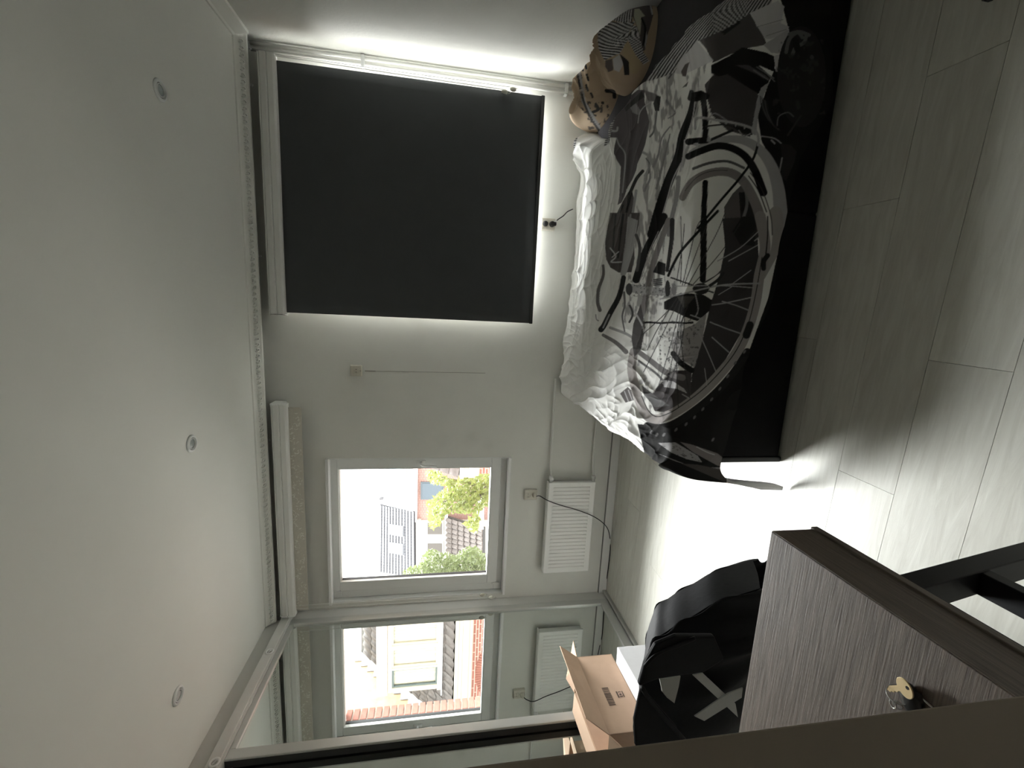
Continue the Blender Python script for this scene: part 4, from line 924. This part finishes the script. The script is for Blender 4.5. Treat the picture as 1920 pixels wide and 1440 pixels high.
foot = np.clip((.15-xflat)/.7, 0, 1); top = np.clip(1-dry/.05, 0, 1)*np.clip(1-drx/.06, 0, 1)
wx, wy = xflat, yflat-dfy
wrp = .10*(vnoise(wx*4+9, wy*4)-.5)
w_long = ridg(wx*1.6+3+wrp*4, (wy+wx*.10)*7+wrp*9)**3*.020+ridg(wx*3+1, (wy-.1*wx)*13+wrp*10)**4*.009+ridg(wx*7+wrp*6, (wy+.4*wx)*15)**4*.006
w_foot = ridg((wx+.35*wy+wrp*2.2)*7.5, wy*1.8+3)**4*.030+ridg((wx+.30*wy+wrp*2)*15+5, wy*4)**4*.015+ridg((wx-.2*wy+wrp)*26, wy*7+2)**3*.008
soft = .030*vnoise(wx*2.2+5, wy*2.2+1)+.012*vnoise(wx*5, wy*5+4)
head_edge = np.clip((xh-xflat)/.07, 0, 1); back_edge = np.clip((3.145-yflat)/.05+.25, 0, 1)
bulge = .035*np.exp(-((xflat-xh+.10)/.09)**2)
far = np.exp(-((xflat-1.14)/.12)**2-((yflat-3.02)/.09)**2)*.055+np.exp(-((xflat-1.05-(3.0-yflat)*.4)/.03)**2)*np.clip((yflat-2.75)/.1, 0, 1)*.03
w_long = w_long+ridg(wx*9+wrp*5, wy*5+.3*wx)**4*.014*np.clip((wy-2.55)/.2, 0, 1)
hgt_ = (soft+w_long*(1-.6*foot)+w_foot*foot+bulge+far)*top
Z_ = ZT-.018+hgt_*head_edge**.5*back_edge-.032*(1-np.sqrt(1-(1-head_edge)**2))*top - drx-dry
corner = np.minimum(drx, dry)
hang = np.clip(dry/.12, 0, 1); hangx = np.clip(drx/.10, 0, 1)
fold_h = .012*np.sin(wx*11+1.5*np.sin(wx*5))+.010*vnoise(wx*7, wy*5)+.008*ridg(wx*10+wy*3, wy*6)**2
Y_ = Y_-fold_h*hang-.012*hang-.035*np.clip(corner/.15, 0, 1)
X_ = X_-(.010+.015*vnoise(wy*9, wx*4))*hangx-.045*np.clip(corner/.2, 0, 1)+.012*np.sin(wy*14)*hangx
Z_ = np.maximum(Z_, .012+.01*vnoise(wx*20, wy*20)); Y_ = np.minimum(Y_, 3.152)
V = np.stack([X_, Y_, Z_], -1).reshape(-1, 3)
def gridmesh(name, V, na, nb, colr, m):
    me = bpy.data.meshes.new(name); nv = len(V); me.vertices.add(nv); me.vertices.foreach_set('co', V.astype(np.float32).ravel())
    i, j = np.meshgrid(np.arange(na-1), np.arange(nb-1), indexing='ij'); a = (i*nb+j).ravel()
    q = np.stack([a, a+nb, a+nb+1, a+1], 1).astype(np.int32); nf_ = len(q)
    me.loops.add(nf_*4); me.loops.foreach_set('vertex_index', q.ravel()); me.polygons.add(nf_)
    me.polygons.foreach_set('loop_start', np.arange(0, nf_*4, 4, dtype=np.int32)); me.polygons.foreach_set('loop_total', np.full(nf_, 4, np.int32)); me.polygons.foreach_set('use_smooth', np.ones(nf_, bool))
    me.update(calc_edges=True); me.validate()
    at = me.color_attributes.new('print', 'FLOAT_COLOR', 'POINT'); c4 = np.ones((nv, 4), np.float32); c4[:, :3] = colr; at.data.foreach_set('color', c4.ravel())
    me.materials.append(m); o = bpy.data.objects.new(name, me); COL.objects.link(o); return o
CLOTH = mat('printed_cotton', (.6, .6, .6), .88, vcol=True, spec=.2)
px_, py2 = proj(V)
du = gridmesh('duvet', V, NA, NB_, cv.sample(px_, py2), CLOTH)
tag(du, 'white duvet printed with a large black and grey bicycle, spread over the bed', 'duvet')

# ------------------------------------------------------------------ pillows at the head of the bed
def mound(name, cx, cy, z0, rx, ry, h, rot, cvs, seed, pw=2.6, wr_amp=.02, lean=(0, 0)):
    nu, nv_ = 220, 90; u = np.linspace(0, 2*math.pi, nu)[:, None]; w = np.linspace(0, 1, nv_)[None, :]
    se = lambda t: np.sign(t)*np.abs(t)**(2/pw)
    r = np.sin(w*math.pi/2)**.7
    lx, ly = rx*se(np.cos(u))*r, ry*se(np.sin(u))*r
    rr = np.clip(r, 0, 1); zz = h*np.clip(1-rr**3.2, 0, 1)**.55
    c, s = math.cos(rot), math.sin(rot); x = cx+lx*c-ly*s; y = cy+lx*s+ly*c
    nse = wr_amp*(1.5*vnoise(x*8+seed, y*8)+.5*vnoise(x*19, y*17+seed)+.55*ridg(x*11+y*5, y*9+seed)**4-.8)*np.clip(1-rr**4, 0, 1)
    zz = zz+nse; x = x+lean[0]*zz; y = y+lean[1]*zz
    V = np.stack([x, y, np.maximum(z0+zz, z0)], -1).reshape(-1, 3)
    a, b = proj(V); return gridmesh(name, V, nu, nv_, cvs.sample(a, b), CLOTH)
tan = (.42, .325, .23)
c2 = Canvas(1050, -120, 1260, 300, 3, tan)
for x, y, l in ((1083, 120, 9), (1090, 118, 14), (1096, 116, 12), (1100, 140, 10), (1087, 135, 12), (1099, 160, 10), (1108, 175, 7)): c2.line(TP, [(x, y), (x+2, y+l*.6), (x+3, y+l)], 4, .03)
c2.speckle(TP, [(1086, 190), (1140, 190), (1150, 275), (1100, 240)], .04, .52, 6, .9); c2.poly(TP, [(1077, 108), (1084, 106), (1098, 190), (1140, 262), (1130, 262), (1090, 190)], .35)
c2.line(TP, [(1079, 108), (1080, 125), (1092, 182), (1108, 222), (1136, 262)], 4, .06); c2.line(TP, [(1137, 170), (1150, 172), (1152, 182)], 7, .02); c2.line(TP, [(1117, 195), (1122, 205), (1112, 210)], 5, .05); c2.ell(TP, (1130, 193), 3, 3, .03)
c2.stripes(TC, [(600, 380), (740, -100), (1340, -100), (1340, 430), (1180, 460), (900, 400), (640, 480), (420, 900), (200, 1160), (190, 1150), (380, 880)], 12, 44, .55, .05, 20)
c2.stripes(TC, [(640, 620), (700, 500), (800, 420), (950, 430), (1150, 460), (1400, 430), (1290, 600), (1280, 760), (1080, 1080), (1000, 1100), (780, 1210), (660, 960)], 105, 62, .55, .05, 25)
c2.poly(TC, [(950, 1180), (1080, 1090), (1160, 1280), (1080, 1440), (970, 1400)], .46); c2.poly(TC, [(800, 1210), (940, 1180), (960, 1400), (860, 1440), (800, 1330)], (.12, .10, .095)); c2.poly(TC, [(1090, 1080), (1160, 1130), (1280, 1240), (1280, 1500), (1180, 1500), (1160, 1290)], .03)
c2.poly(TC, [(1180, 900), (1240, 830), (1330, 930), (1460, 1180), (1540, 1300), (1420, 1480), (1280, 1440), (1270, 1200), (1150, 1100)], (.42, .335, .215))
c2.stripes(TC, [(1250, 800), (1290, 660), (1340, 500), (1420, 520), (1480, 680), (1560, 1040), (1680, 1220), (1560, 1290), (1400, 1090)], 60, 44, .55, .05, 10)
c2.poly(TC, [(1340, -100), (1700, -100), (1760, 300), (1650, 700), (1600, 1000), (1560, 1020), (1420, 500), (1330, 300)], (.10, .088, .088)); c2.poly(TC, [(1380, 180), (1480, 170), (1590, 320), (1520, 350), (1500, 700), (1420, 480), (1370, 330)], (.42, .42, .33)); c2.poly(TC, [(1590, 620), (1650, 720), (1600, 970), (1570, 800)], .38); c2.line(TC, [(1530, 380), (1600, 580), (1560, 900)], 40, .02); c2.line(TC, [(1700, 90), (1740, 280)], 30, .45)
pl1 = mound('pillow', 1.362, 2.855, .452, .172, .26, .165, .10, c2, 3, 2.6, .075, (0, 0))
tag(pl1, 'crumpled pillow with a tan printed cover in the corner by the pipes', 'pillow')
pl2 = mound('pillow', 1.366, 2.40, .452, .172, .215, .165, -.10, c2, 9, 2.6, .07)
tag(pl2, 'pillow in a black and white striped cover beside the tan one', 'pillow')

# ------------------------------------------------------------------ the street outside
struct(B('ground_outside', (-60, D+.3, -3.2), (60, 80, -3.0), mat('street_paving', (.22, .21, .20), .95)), 'paved street far below the windows', 'ground')
FACB = brickmat('facade_brick', (.28, .115, .09), (.215, .085, .068), (.42, .34, .30), 4.0, .92, .25, .035)
CREAMW = mat('cream_woodwork', (.55, .51, .41), .6)
TILE = mat('grey_clay_tile', (.155, .142, .140), .8, noise=.3, nscale=9, rnd=True)
LEAD = mat('lead_flashing', (.30, .31, .335), .6, noise=.2, nscale=12)
TANR = mat('tan_render', (.42, .31, .19), .95, noise=.28, nscale=7, bump=.5, bscale=25)
CURT = mat('pale_curtain', (.55, .60, .58), .9)
Yf = 8.3
hs = thing('terraced_house', (2, Yf, -3), 'red brick terraced house with cream gutter and dormer across the street', 'house')
zg1, zg0 = PM(852, 1250, 1, Yf-.15)[2], PM(884, 1250, 1, Yf)[2]
MB().box((-3.33, Yf, -3), (4.62, Yf+.25, zg0+.05)).build('brick_wall', FACB, hs)
for i, (z0, z1, dy) in enumerate(((zg1-.075, zg1, .19), (zg1-.17, zg1-.075, .12), (zg1-.30, zg1-.17, .15), (zg0, zg1-.30, .05))):
    MB().box((-3.36, Yf-dy, z0), (4.62, Yf+.02, z1)).build('gutter_board', CREAMW, hs, bevel=.008)
# soldier arch above a lower window
ac = PM(893, 1262, 1, Yf); arc = MB()
for i in range(-13, 14):
    a = i*.055; R0 = 1.15; cxx, czz = ac[0], ac[2]-R0+.02
    d = np.array([math.sin(a), 0, math.cos(a)]); t = np.array([math.cos(a), 0, -math.sin(a)]); p0 = np.array([cxx, Yf-.012, czz])
    q0 = [p0+d*(R0-.22)-t*.024, p0+d*(R0-.22)+t*.024, p0+d*R0+t*.027, p0+d*R0-t*.027]; arc.ext(q0, (0, .02, 0))
tag(arc.build('arch_bricks', BRICKO, hs), None, None, kind='stuff')
# roof, tile by tile
re0 = np.array([0, Yf-.16, zg1-.005]); RS = 2.38
MB().ext([(-3.33, re0[1]+.05, re0[2]), (4.62, re0[1]+.05, re0[2]), (4.62, re0[1]+RS+.05, re0[2]+RS), (-3.33, re0[1]+RS+.05, re0[2]+RS)], (0, 0, -.06)).build('roof_deck', mat('roof_deck', (.07, .065, .06), .9), hs)
TW, TL = .232, .262
n8 = 8; sec = [(-TW*.56+TW*1.10*i/n8, .022*math.sin(2*math.pi*i/n8+.6)) for i in range(n8+1)]
tv = []; tf = []
for v, lift in ((0, .030), (.34, .0)):
    for x, z in sec: tv.append((x, v*math.cos(math.pi/4)-(z+lift)*math.sin(math.pi/4), v*math.sin(math.pi/4)+(z+lift)*math.cos(math.pi/4)))
for x, z in sec: tv.append((x, -(z+lift+.01)*math.sin(math.pi/4)+.0, (z+.012)*math.cos(math.pi/4)))
m_ = n8+1
for i in range(n8): tf.append((i, i+1, m_+i+1, m_+i)); tf.append((i, 2*m_+i, 2*m_+i+1, i+1))
tile_me = None
dx0_, dx1_ = 1.05, PM(727, 1298, 1, Yf+.1)[0]
for r in range(12):
    for c in range(24):
        x = 4.465-c*TW+(.0 if r % 2 else .0); s_ = r*TL*.707
        y, z = re0[1]+s_, re0[2]+s_
        if x < dx1_+.06 and r >= 2 and x > dx0_ and z < 2.70: continue
        if x < -.8: continue
        if tile_me is None:
            o = MB().add(tv, tf).build('roof_tile', TILE, smooth=True); tile_me = o.data
        else: o = bpy.data.objects.new('roof_tile', tile_me); COL.objects.link(o)
        o.location = (x, y, z+.02); o.parent = hs; o.matrix_parent_inverse = Matrix.Translation(-hs.location)
        o.rotation_euler = (random.uniform(-.02, .02), random.uniform(-.02, .02), 0)
# lower left part of the same roof, seen past the trees through the open pane
for r in range(5):
    for c in range(6):
        o = bpy.data.objects.new('roof_tile', tile_me); COL.objects.link(o); s_ = r*TL*.707
        o.location = (-3.2+c*TW, re0[1]+s_, re0[2]+s_+.02); o.parent = hs; o.matrix_parent_inverse = Matrix.Translation(-hs.location)
# dormer
yd = Yf+.10; dz1, dz0 = PM(727, 1270, 1, yd)[2], PM(826, 1270, 1, yd)[2]
dm = MB().box((dx0_, yd+.05, dz0-.05), (dx1_-.01, yd+1.9, dz1)).build('dormer', CREAMW, hs)
B('dormer_roof', (dx0_-.1, yd-.10, dz1), (PM(706, 1307, 1, yd-.1)[0], yd+2.0, PM(706, 1270, 1, yd-.1)[2]), mat('pale_fascia', (.52, .47, .44), .7), hs, bevel=.01)
wins = []
for a, b in ((1170, 1207), (1213.5, 1248.5), (1252, 1285.5)):
    wins.append((PM(780, a, 1, yd)[0], PM(780, b, 1, yd)[0]))
wz0, wz1 = PM(820, 1250, 1, yd)[2], PM(735, 1250, 1, yd)[2]
fr_ = MB(); xs_ = [dx0_]+[v for w in sorted(wins) for v in w]+[dx1_]
for i in range(0, len(xs_), 2): fr_.box((xs_[i], yd-.03, wz0), (xs_[i+1], yd+.06, wz1))
fr_.box((dx0_, yd-.03, wz1), (dx1_, yd+.06, dz1)).box((dx0_, yd-.05, dz0-.03), (dx1_+.02, yd+.06, wz0)); fr_.build('dormer_frame', CREAMW, hs, bevel=.006)
DG_ = mat('teal_window_glass', (.10, .16, .16), .05, spec=.8)
for i, (a, b) in enumerate(sorted(wins)):
    w = ring((a, b, wz0, wz1), (a+.035, b-.035, wz0+.035, wz1-.035), yd-.005, yd+.04).build('dormer_window', CREAMW if i < 2 else mat('dark_green_sash', (.10, .13, .13), .5), hs, bevel=.004)
    B('glass_pane', (a+.02, yd+.030, wz0+.02), (b-.02, yd+.034, wz1-.02), GLASS, w)
    cm_ = MB(); n = 26; vs = []; fs = []
    for k in range(n*3+1):
        x = a+.02+(b-a-.04)*k/(n*3); y = yd+.056+.014*math.sin(k*1.5)+.006*math.sin(k*.7); vs += [(x, y, wz0+.03), (x, y, wz1-.02)]
    for k in range(n*3): fs.append((2*k, 2*k+2, 2*k+3, 2*k+1))
    cm_.add(vs, fs).build('curtain', CURT, w, smooth=False)
# lead aprons and stepped flashing against the taller rendered gable
B('lead_apron', (dx0_, yd-.12, dz0-.035), (dx1_+.1, yd+.0, dz0-.005), LEAD, hs)
for r in range(13):
    s_ = r*.185; y, z = re0[1]+s_, re0[2]+s_
    MB().box((4.600, y+.02, z+.05), (4.617, y+.30, z+.30)).build('step_flashing', LEAD, hs, bevel=.003)
MB().ext([(4.40, re0[1], re0[2]+.05), (4.61, re0[1], re0[2]+.09), (4.61, re0[1]+RS, re0[2]+RS+.09), (4.40, re0[1]+RS, re0[2]+RS+.05)], (0, -.008, .008)).build('lead_valley', LEAD, hs)
for r in range(9):
    s_ = r*.19+.3; y, z = re0[1]+s_, re0[2]+s_
    if z < dz1+.02: MB().box((dx1_-.012, y, z+.03), (dx1_+.006, y+.26, z+.24)).build('step_flashing', LEAD, hs)
gb = thing('rendered_gable', (5, 9, -3), 'taller neighbouring house with a tan rendered gable wall', 'house')
MB().box((4.622, Yf-.35, -3), (9.5, 10.75, 7.5)).build('gable_wall', TANR, gb)
B('coping', (4.622, Yf-.40, 7.5), (9.55, 10.8, 7.58), CREAMW, gb)

# far corner house seen through the open pane
def F(zx, zy, Y): return P(620+zx/5.333, 840+zy/5.333, 1, Y)
YH = 19.0
fh_ = thing('corner_house', (F(1000, 700, YH)[0], YH, -3), 'far cream and brick corner house with slate roof and two skylights', 'house')
def slab(pts, th, nm, m, par=fh_): return MB().ext(pts, th).build(nm, m, par)
SLATE = mat('blue_grey_slate', (.16, .165, .185), .7, noise=.25, nscale=2, rnd=True)
WCL = mat('white_cladding', (.62, .64, .63), .6); PINK = brickmat('pink_brick', (.34, .19, .165), (.28, .155, .135), (.42, .34, .31), 4.0, .92, .25, .03)
CRW = mat('cream_render', (.50, .49, .44), .9, noise=.05, nscale=2)
e0, e1, r1, r0_ = F(838, 636, YH-.3), F(842, 1300, YH-.3), F(480, 1240, YH+1.3), F(488, 568, YH+1.3)
slab([e0, e1, r1, r0_], (0, .15, -.05), 'slate_deck', mat('slate_joint', (.05, .05, .057), .9))
ns_, nc_ = 12, 24; sl = MB()
def bil(u, v): return (e0*(1-u)+e1*u)*(1-v)+(r0_*(1-u)+r1*u)*v
nrm2 = np.cross(e1-e0, r0_-e0); nrm2 /= np.linalg.norm(nrm2); nrm2 = nrm2 if nrm2[1] < 0 else -nrm2
for j in range(ns_):
    for i in range(nc_):
        g_ = .055; o_ = .0
        q = [bil((i+g_)/nc_, (j+.06)/ns_)+nrm2*.045, bil((i+1-g_)/nc_, (j+.06)/ns_)+nrm2*.045, bil((i+1-g_)/nc_, (j+1)/ns_)+nrm2*.012, bil((i+g_)/nc_, (j+1)/ns_)+nrm2*.012]
        sl.ext(q, -nrm2*.02)
tag(sl.build('slates', SLATE, fh_), None, None, kind='stuff')
for (a, b, c, d) in ((590, 715, 770, 880), (590, 715, 950, 1065)):
    def rp(zx, zy):
        n = nrm2; r = ray(620+zx/5.333, 840+zy/5.333); t = ((e0+nrm2*.08-CAM) @ n)/(r @ n); return CAM+r*t
    q = [rp(a-10, c-8), rp(a-10, d-18), rp(b+6, d+8), rp(b+6, c+12)]
    sk = slab(q, -nrm2*.10, 'skylight', mat('skylight_frame', (.22, .23, .25), .5))
    q = [p+nrm2*.01 for p in (rp(a, c), rp(a, d-22), rp(b-6, d-4), rp(b-6, c+18))]
    slab(q, nrm2*.01, 'skylight_pane', mat('skylight_pane', (.60, .63, .65), .06, 1.0), sk)
g4 = [F(568, 355, YH+1.2), F(828, 305, YH-.2), F(822, 640, YH-.25), F(525, 572, YH+1.2)]
slab(g4, (0, .12, 0), 'gable_cladding', WCL)
for i in range(13):
    u = (i+.5)/13; a, b = g4[0]*(1-u)+g4[3]*u, g4[1]*(1-u)+g4[2]*u
    MB().tube([a-np.array([0, .02, 0]), b-np.array([0, .02, 0])], .022, 6).build('cladding_rib', mat('cladding_rib', (.50, .52, .51), .6), fh_)
slab([F(555, 350, YH+1.1), F(555, 362, YH+1.1), F(478, 580, YH+1.1), F(478, 560, YH+1.1)], (0, .2, 0), 'ridge_cap', SLATE)
slab([F(485, 505, YH+.9), F(525, 505, YH+.9), F(525, 518, YH+.9), F(485, 518, YH+.9)], (0, .2, 0), 'vent_pipe', mat('dark_pipe', (.1, .1, .11), .6))
slab([F(822, 120, YH-.25), F(872, 120, YH-.25), F(862, 742, YH-.25), F(818, 742, YH-.25)], (0, .3, 0), 'white_fascia', mat('white_fascia', (.56, .53, .53), .7))
slab([F(865, 120, YH), F(1640, 120, YH), F(1640, 722, YH), F(862, 722, YH)], (0, .3, 0), 'brick_side_wall', PINK)
slab([F(845, 722, YH-.05), F(1640, 722, YH-.05), F(1640, 1320, YH-.05), F(845, 1320, YH-.05)], (0, .3, 0), 'cream_wall', CRW)
slab([F(845, 722, YH-.15), F(905, 722, YH-.15), F(905, 1320, YH-.15), F(845, 1320, YH-.15)], (0, .2, 0), 'eaves_band', mat('pale_eaves', (.58, .58, .55), .7))
BLUEG = mat('blue_grey_glass', (.09, .12, .15), .15)
def fwin(a, b, c, d, yy, fm, gm):
    f = slab([F(a, c, yy), F(b, c, yy), F(b, d, yy), F(a, d, yy)], (0, .1, 0), 'window', fm)
    p = 14; slab([F(a+p, c+p, yy-.02), F(b-p, c+p, yy-.02), F(b-p, d-p, yy-.02), F(a+p, d-p, yy-.02)], (0, .03, 0), 'pane', gm, f); return f
fwin(900, 1132, 342, 516, YH-.06, mat('blue_grey_frame', (.10, .13, .155), .5), BLUEG)
DKG = mat('dark_window_glass', (.10, .09, .08), .15)
for c, d in ((735, 878), (942, 1060)):
    f = fwin(955, 1128, c, d, YH-.12, mat('white_window_frame', (.66, .66, .63), .5), DKG)
# low tiled roof in front of the cream wall
la, lb_, lc_, ld_ = F(1160, 690, YH-.3), F(1160, 1140, YH-.3), F(1525, 1180, YH-1.7), F(1525, 800, YH-1.7)
slab([la, lb_, lc_, ld_], (0, .1, -.1), 'tile_deck', mat('roof_deck', (.07, .065, .06), .9))
LT = mat('brown_tile', (.175, .155, .145), .8, noise=.3, nscale=4, rnd=True); nn2 = np.cross(lb_-la, ld_-la); nn2 /= np.linalg.norm(nn2); nn2 = nn2 if nn2[1] < 0 else -nn2
for j in range(6):
    for i in range(9):
        def bl2(u, v): return (la*(1-u)+lb_*u)*(1-v)+(ld_*(1-u)+lc_*u)*v
        u0, u1, v0, v1 = (i+.03)/9, (i+.97)/9, j/6, (j+1.05)/6; um = (u0+u1)/2
        vs = [bl2(u0, v0)+nn2*.02, bl2(um, v0)+nn2*.09, bl2(u1, v0)+nn2*.02, bl2(u0, v1)+nn2*.07, bl2(um, v1)+nn2*.15, bl2(u1, v1)+nn2*.07, bl2(u0, v1), bl2(um, v1)+nn2*.01, bl2(u1, v1)]
        MB().add(vs, [(0, 1, 4, 3), (1, 2, 5, 4), (3, 4, 7, 6), (4, 5, 8, 7)]).build('roof_tile', LT, fh_)
slab([F(1140, 660, YH-.35), F(1172, 660, YH-.35), F(1172, 1140, YH-.35), F(1140, 1140, YH-.35)], (0, .2, 0), 'sill_board', CRW)
slab([F(1470, 520, YH-1.8), F(1535, 520, YH-1.8), F(1530, 815, YH-1.8), F(1465, 815, YH-1.8)], (0, .3, 0), 'porch_fascia', WCL)
slab([F(1525, 800, YH-1.75), F(1540, 800, YH-1.75), F(1540, 1180, YH-1.75), F(1525, 1180, YH-1.75)], (0, .15, 0), 'gutter', mat('dark_gutter', (.06, .06, .06), .5))
bh = thing('brown_roof_house', (F(770, 240, 30)[0], 30, -3), 'brown tiled roof behind the white gable of the corner house', 'house')
MB().ext([F(720, 100, 30), F(835, 100, 29), F(835, 330, 29), F(720, 330, 30)], (0, .4, 0)).build('roof', brickmat('brown_roof', (.15, .14, .13), (.12, .11, .10), (.06, .055, .05), 3.2, .6, .9, .06), bh)
MB().box((F(835, 330, 29.3)[0]-1.2, 29.3, -3), (F(835, 100, 29.3)[0], 33, F(835, 250, 29.3)[2])).build('house_wall', PINK, bh)
sp_ = F(712, 214, 70); tp = F(432, 214, 70); spr = thing('church_spire', (sp_[0], 70, -3), 'pale blue church spire rising behind the roofs', 'spire')
rsp = abs(F(712, 184, 70)[0]-sp_[0])*1.0
MB().lathe([(rsp, sp_[2]), (rsp*.55, sp_[2]+(tp[2]-sp_[2])*.35), (rsp*.05, tp[2]-(tp[2]-sp_[2])*.25), (.02, tp[2])], 8, Matrix.Translation((sp_[0], 70, 0))).build('spire_cone', mat('copper_blue', (.28, .40, .45), .7), spr)
MB().box((sp_[0]-rsp, 70-rsp, -3), (sp_[0]+rsp, 70+rsp, sp_[2])).build('tower', CRW, spr)

# ------------------------------------------------------------------ trees between the houses
def inpoly(p, poly):
    x, y = p; c = False
    for i in range(len(poly)):
        (ax, ay), (bx, by) = poly[i], poly[(i+1) % len(poly)]
        if (ay > y) != (by > y) and x < (bx-ax)*(y-ay)/(by-ay)+ax: c = not c
    return c
def tree(label, polys, n, Y, spread, size, m, mb, trunk, seed):
    rs = np.random.RandomState(seed); t0 = F(*trunk[0], Y)
    t = thing('leafy_tree', (t0[0], Y, -3), label, 'tree', 'street trees')
    lv = MB(); areas = []
    for poly in polys:
        xs = [p[0] for p in poly]; yy = [p[1] for p in poly]; areas.append((max(xs)-min(xs))*(max(yy)-min(yy)))
    V_, F_ = [], []
    for poly, a in zip(polys, areas):
        xs = [p[0] for p in poly]; yy = [p[1] for p in poly]; k = int(n*a/sum(areas)); c = 0
        while c < k:
            q = (rs.uniform(min(xs), max(xs)), rs.uniform(min(yy), max(yy)))
            if not inpoly(q, poly): c += .3; continue
            c += 1
            p = F(*q, Y+rs.uniform(-spread, spread)); s = size*rs.uniform(.6, 1.3)
            d = rs.normal(size=3); d /= np.linalg.norm(d); e_ = np.cross(d, rs.normal(size=3)); e_ /= np.linalg.norm(e_)
            b = len(V_); V_ += [tuple(p-d*s), tuple(p+e_*s*.42), tuple(p+d*s), tuple(p-e_*s*.42)]; F_.append((b, b+1, b+2, b+3))
    lv.add(V_, F_); tag(lv.build('foliage', m, t), None, None, kind='stuff')
    for i, br in enumerate(trunk):
        pass
    base = np.array([t0[0], Y, -3.]); MB().tube([base, (base+t0)/2+np.array([.1, 0, 0]), t0], [.14, .11, .06], 10).build('trunk', mb, t, smooth=True)
    for q in trunk[1:]:
        e_ = F(*q, Y); MB().tube([t0, (t0+e_)/2+np.array([0, .1, .08]), e_], [.05, .035, .012], 7).build('branch', mb, t, smooth=True)
    return t
BARK = mat('grey_bark', (.14, .12, .10), .9)
tree('yellow-green street tree in front of the corner house', [[(945, 240), (1060, 210), (1150, 290), (1260, 330), (1330, 260), (1600, 250), (1610, 420), (1590, 560), (1480, 640), (1330, 650), (1120, 660), (990, 620), (940, 560), (1050, 480), (1180, 380), (1000, 350)], [(960, 640), (1060, 600), (1130, 690), (1080, 800), (1010, 820), (980, 740)], [(1330, 760), (1440, 640), (1490, 700), (1460, 850), (1400, 820)]], 2600, 10.6, .7, .075, mat('yellow_green_leaf', (.215, .25, .075), .6, noise=.35, nscale=3, transl=.35), BARK, [(1640, 420), (1420, 300), (1300, 480), (1060, 560), (1100, 290), (1060, 720), (1400, 600)], 5)
tree('round darker green tree beside the corner house', [[(720, 1240), (800, 1190), (880, 1170), (940, 1060), (1000, 1010), (1120, 1050), (1180, 1060), (1260, 1070), (1330, 1000), (1460, 990), (1530, 1060), (1590, 1020), (1600, 1300), (700, 1300)]], 3600, 12.0, .9, .07, mat('olive_green_leaf', (.15, .185, .08), .6, noise=.4, nscale=3, transl=.3), BARK, [(1650, 1250), (1300, 1150), (1000, 1150), (1450, 1080), (860, 1230), (1150, 1250)], 8)
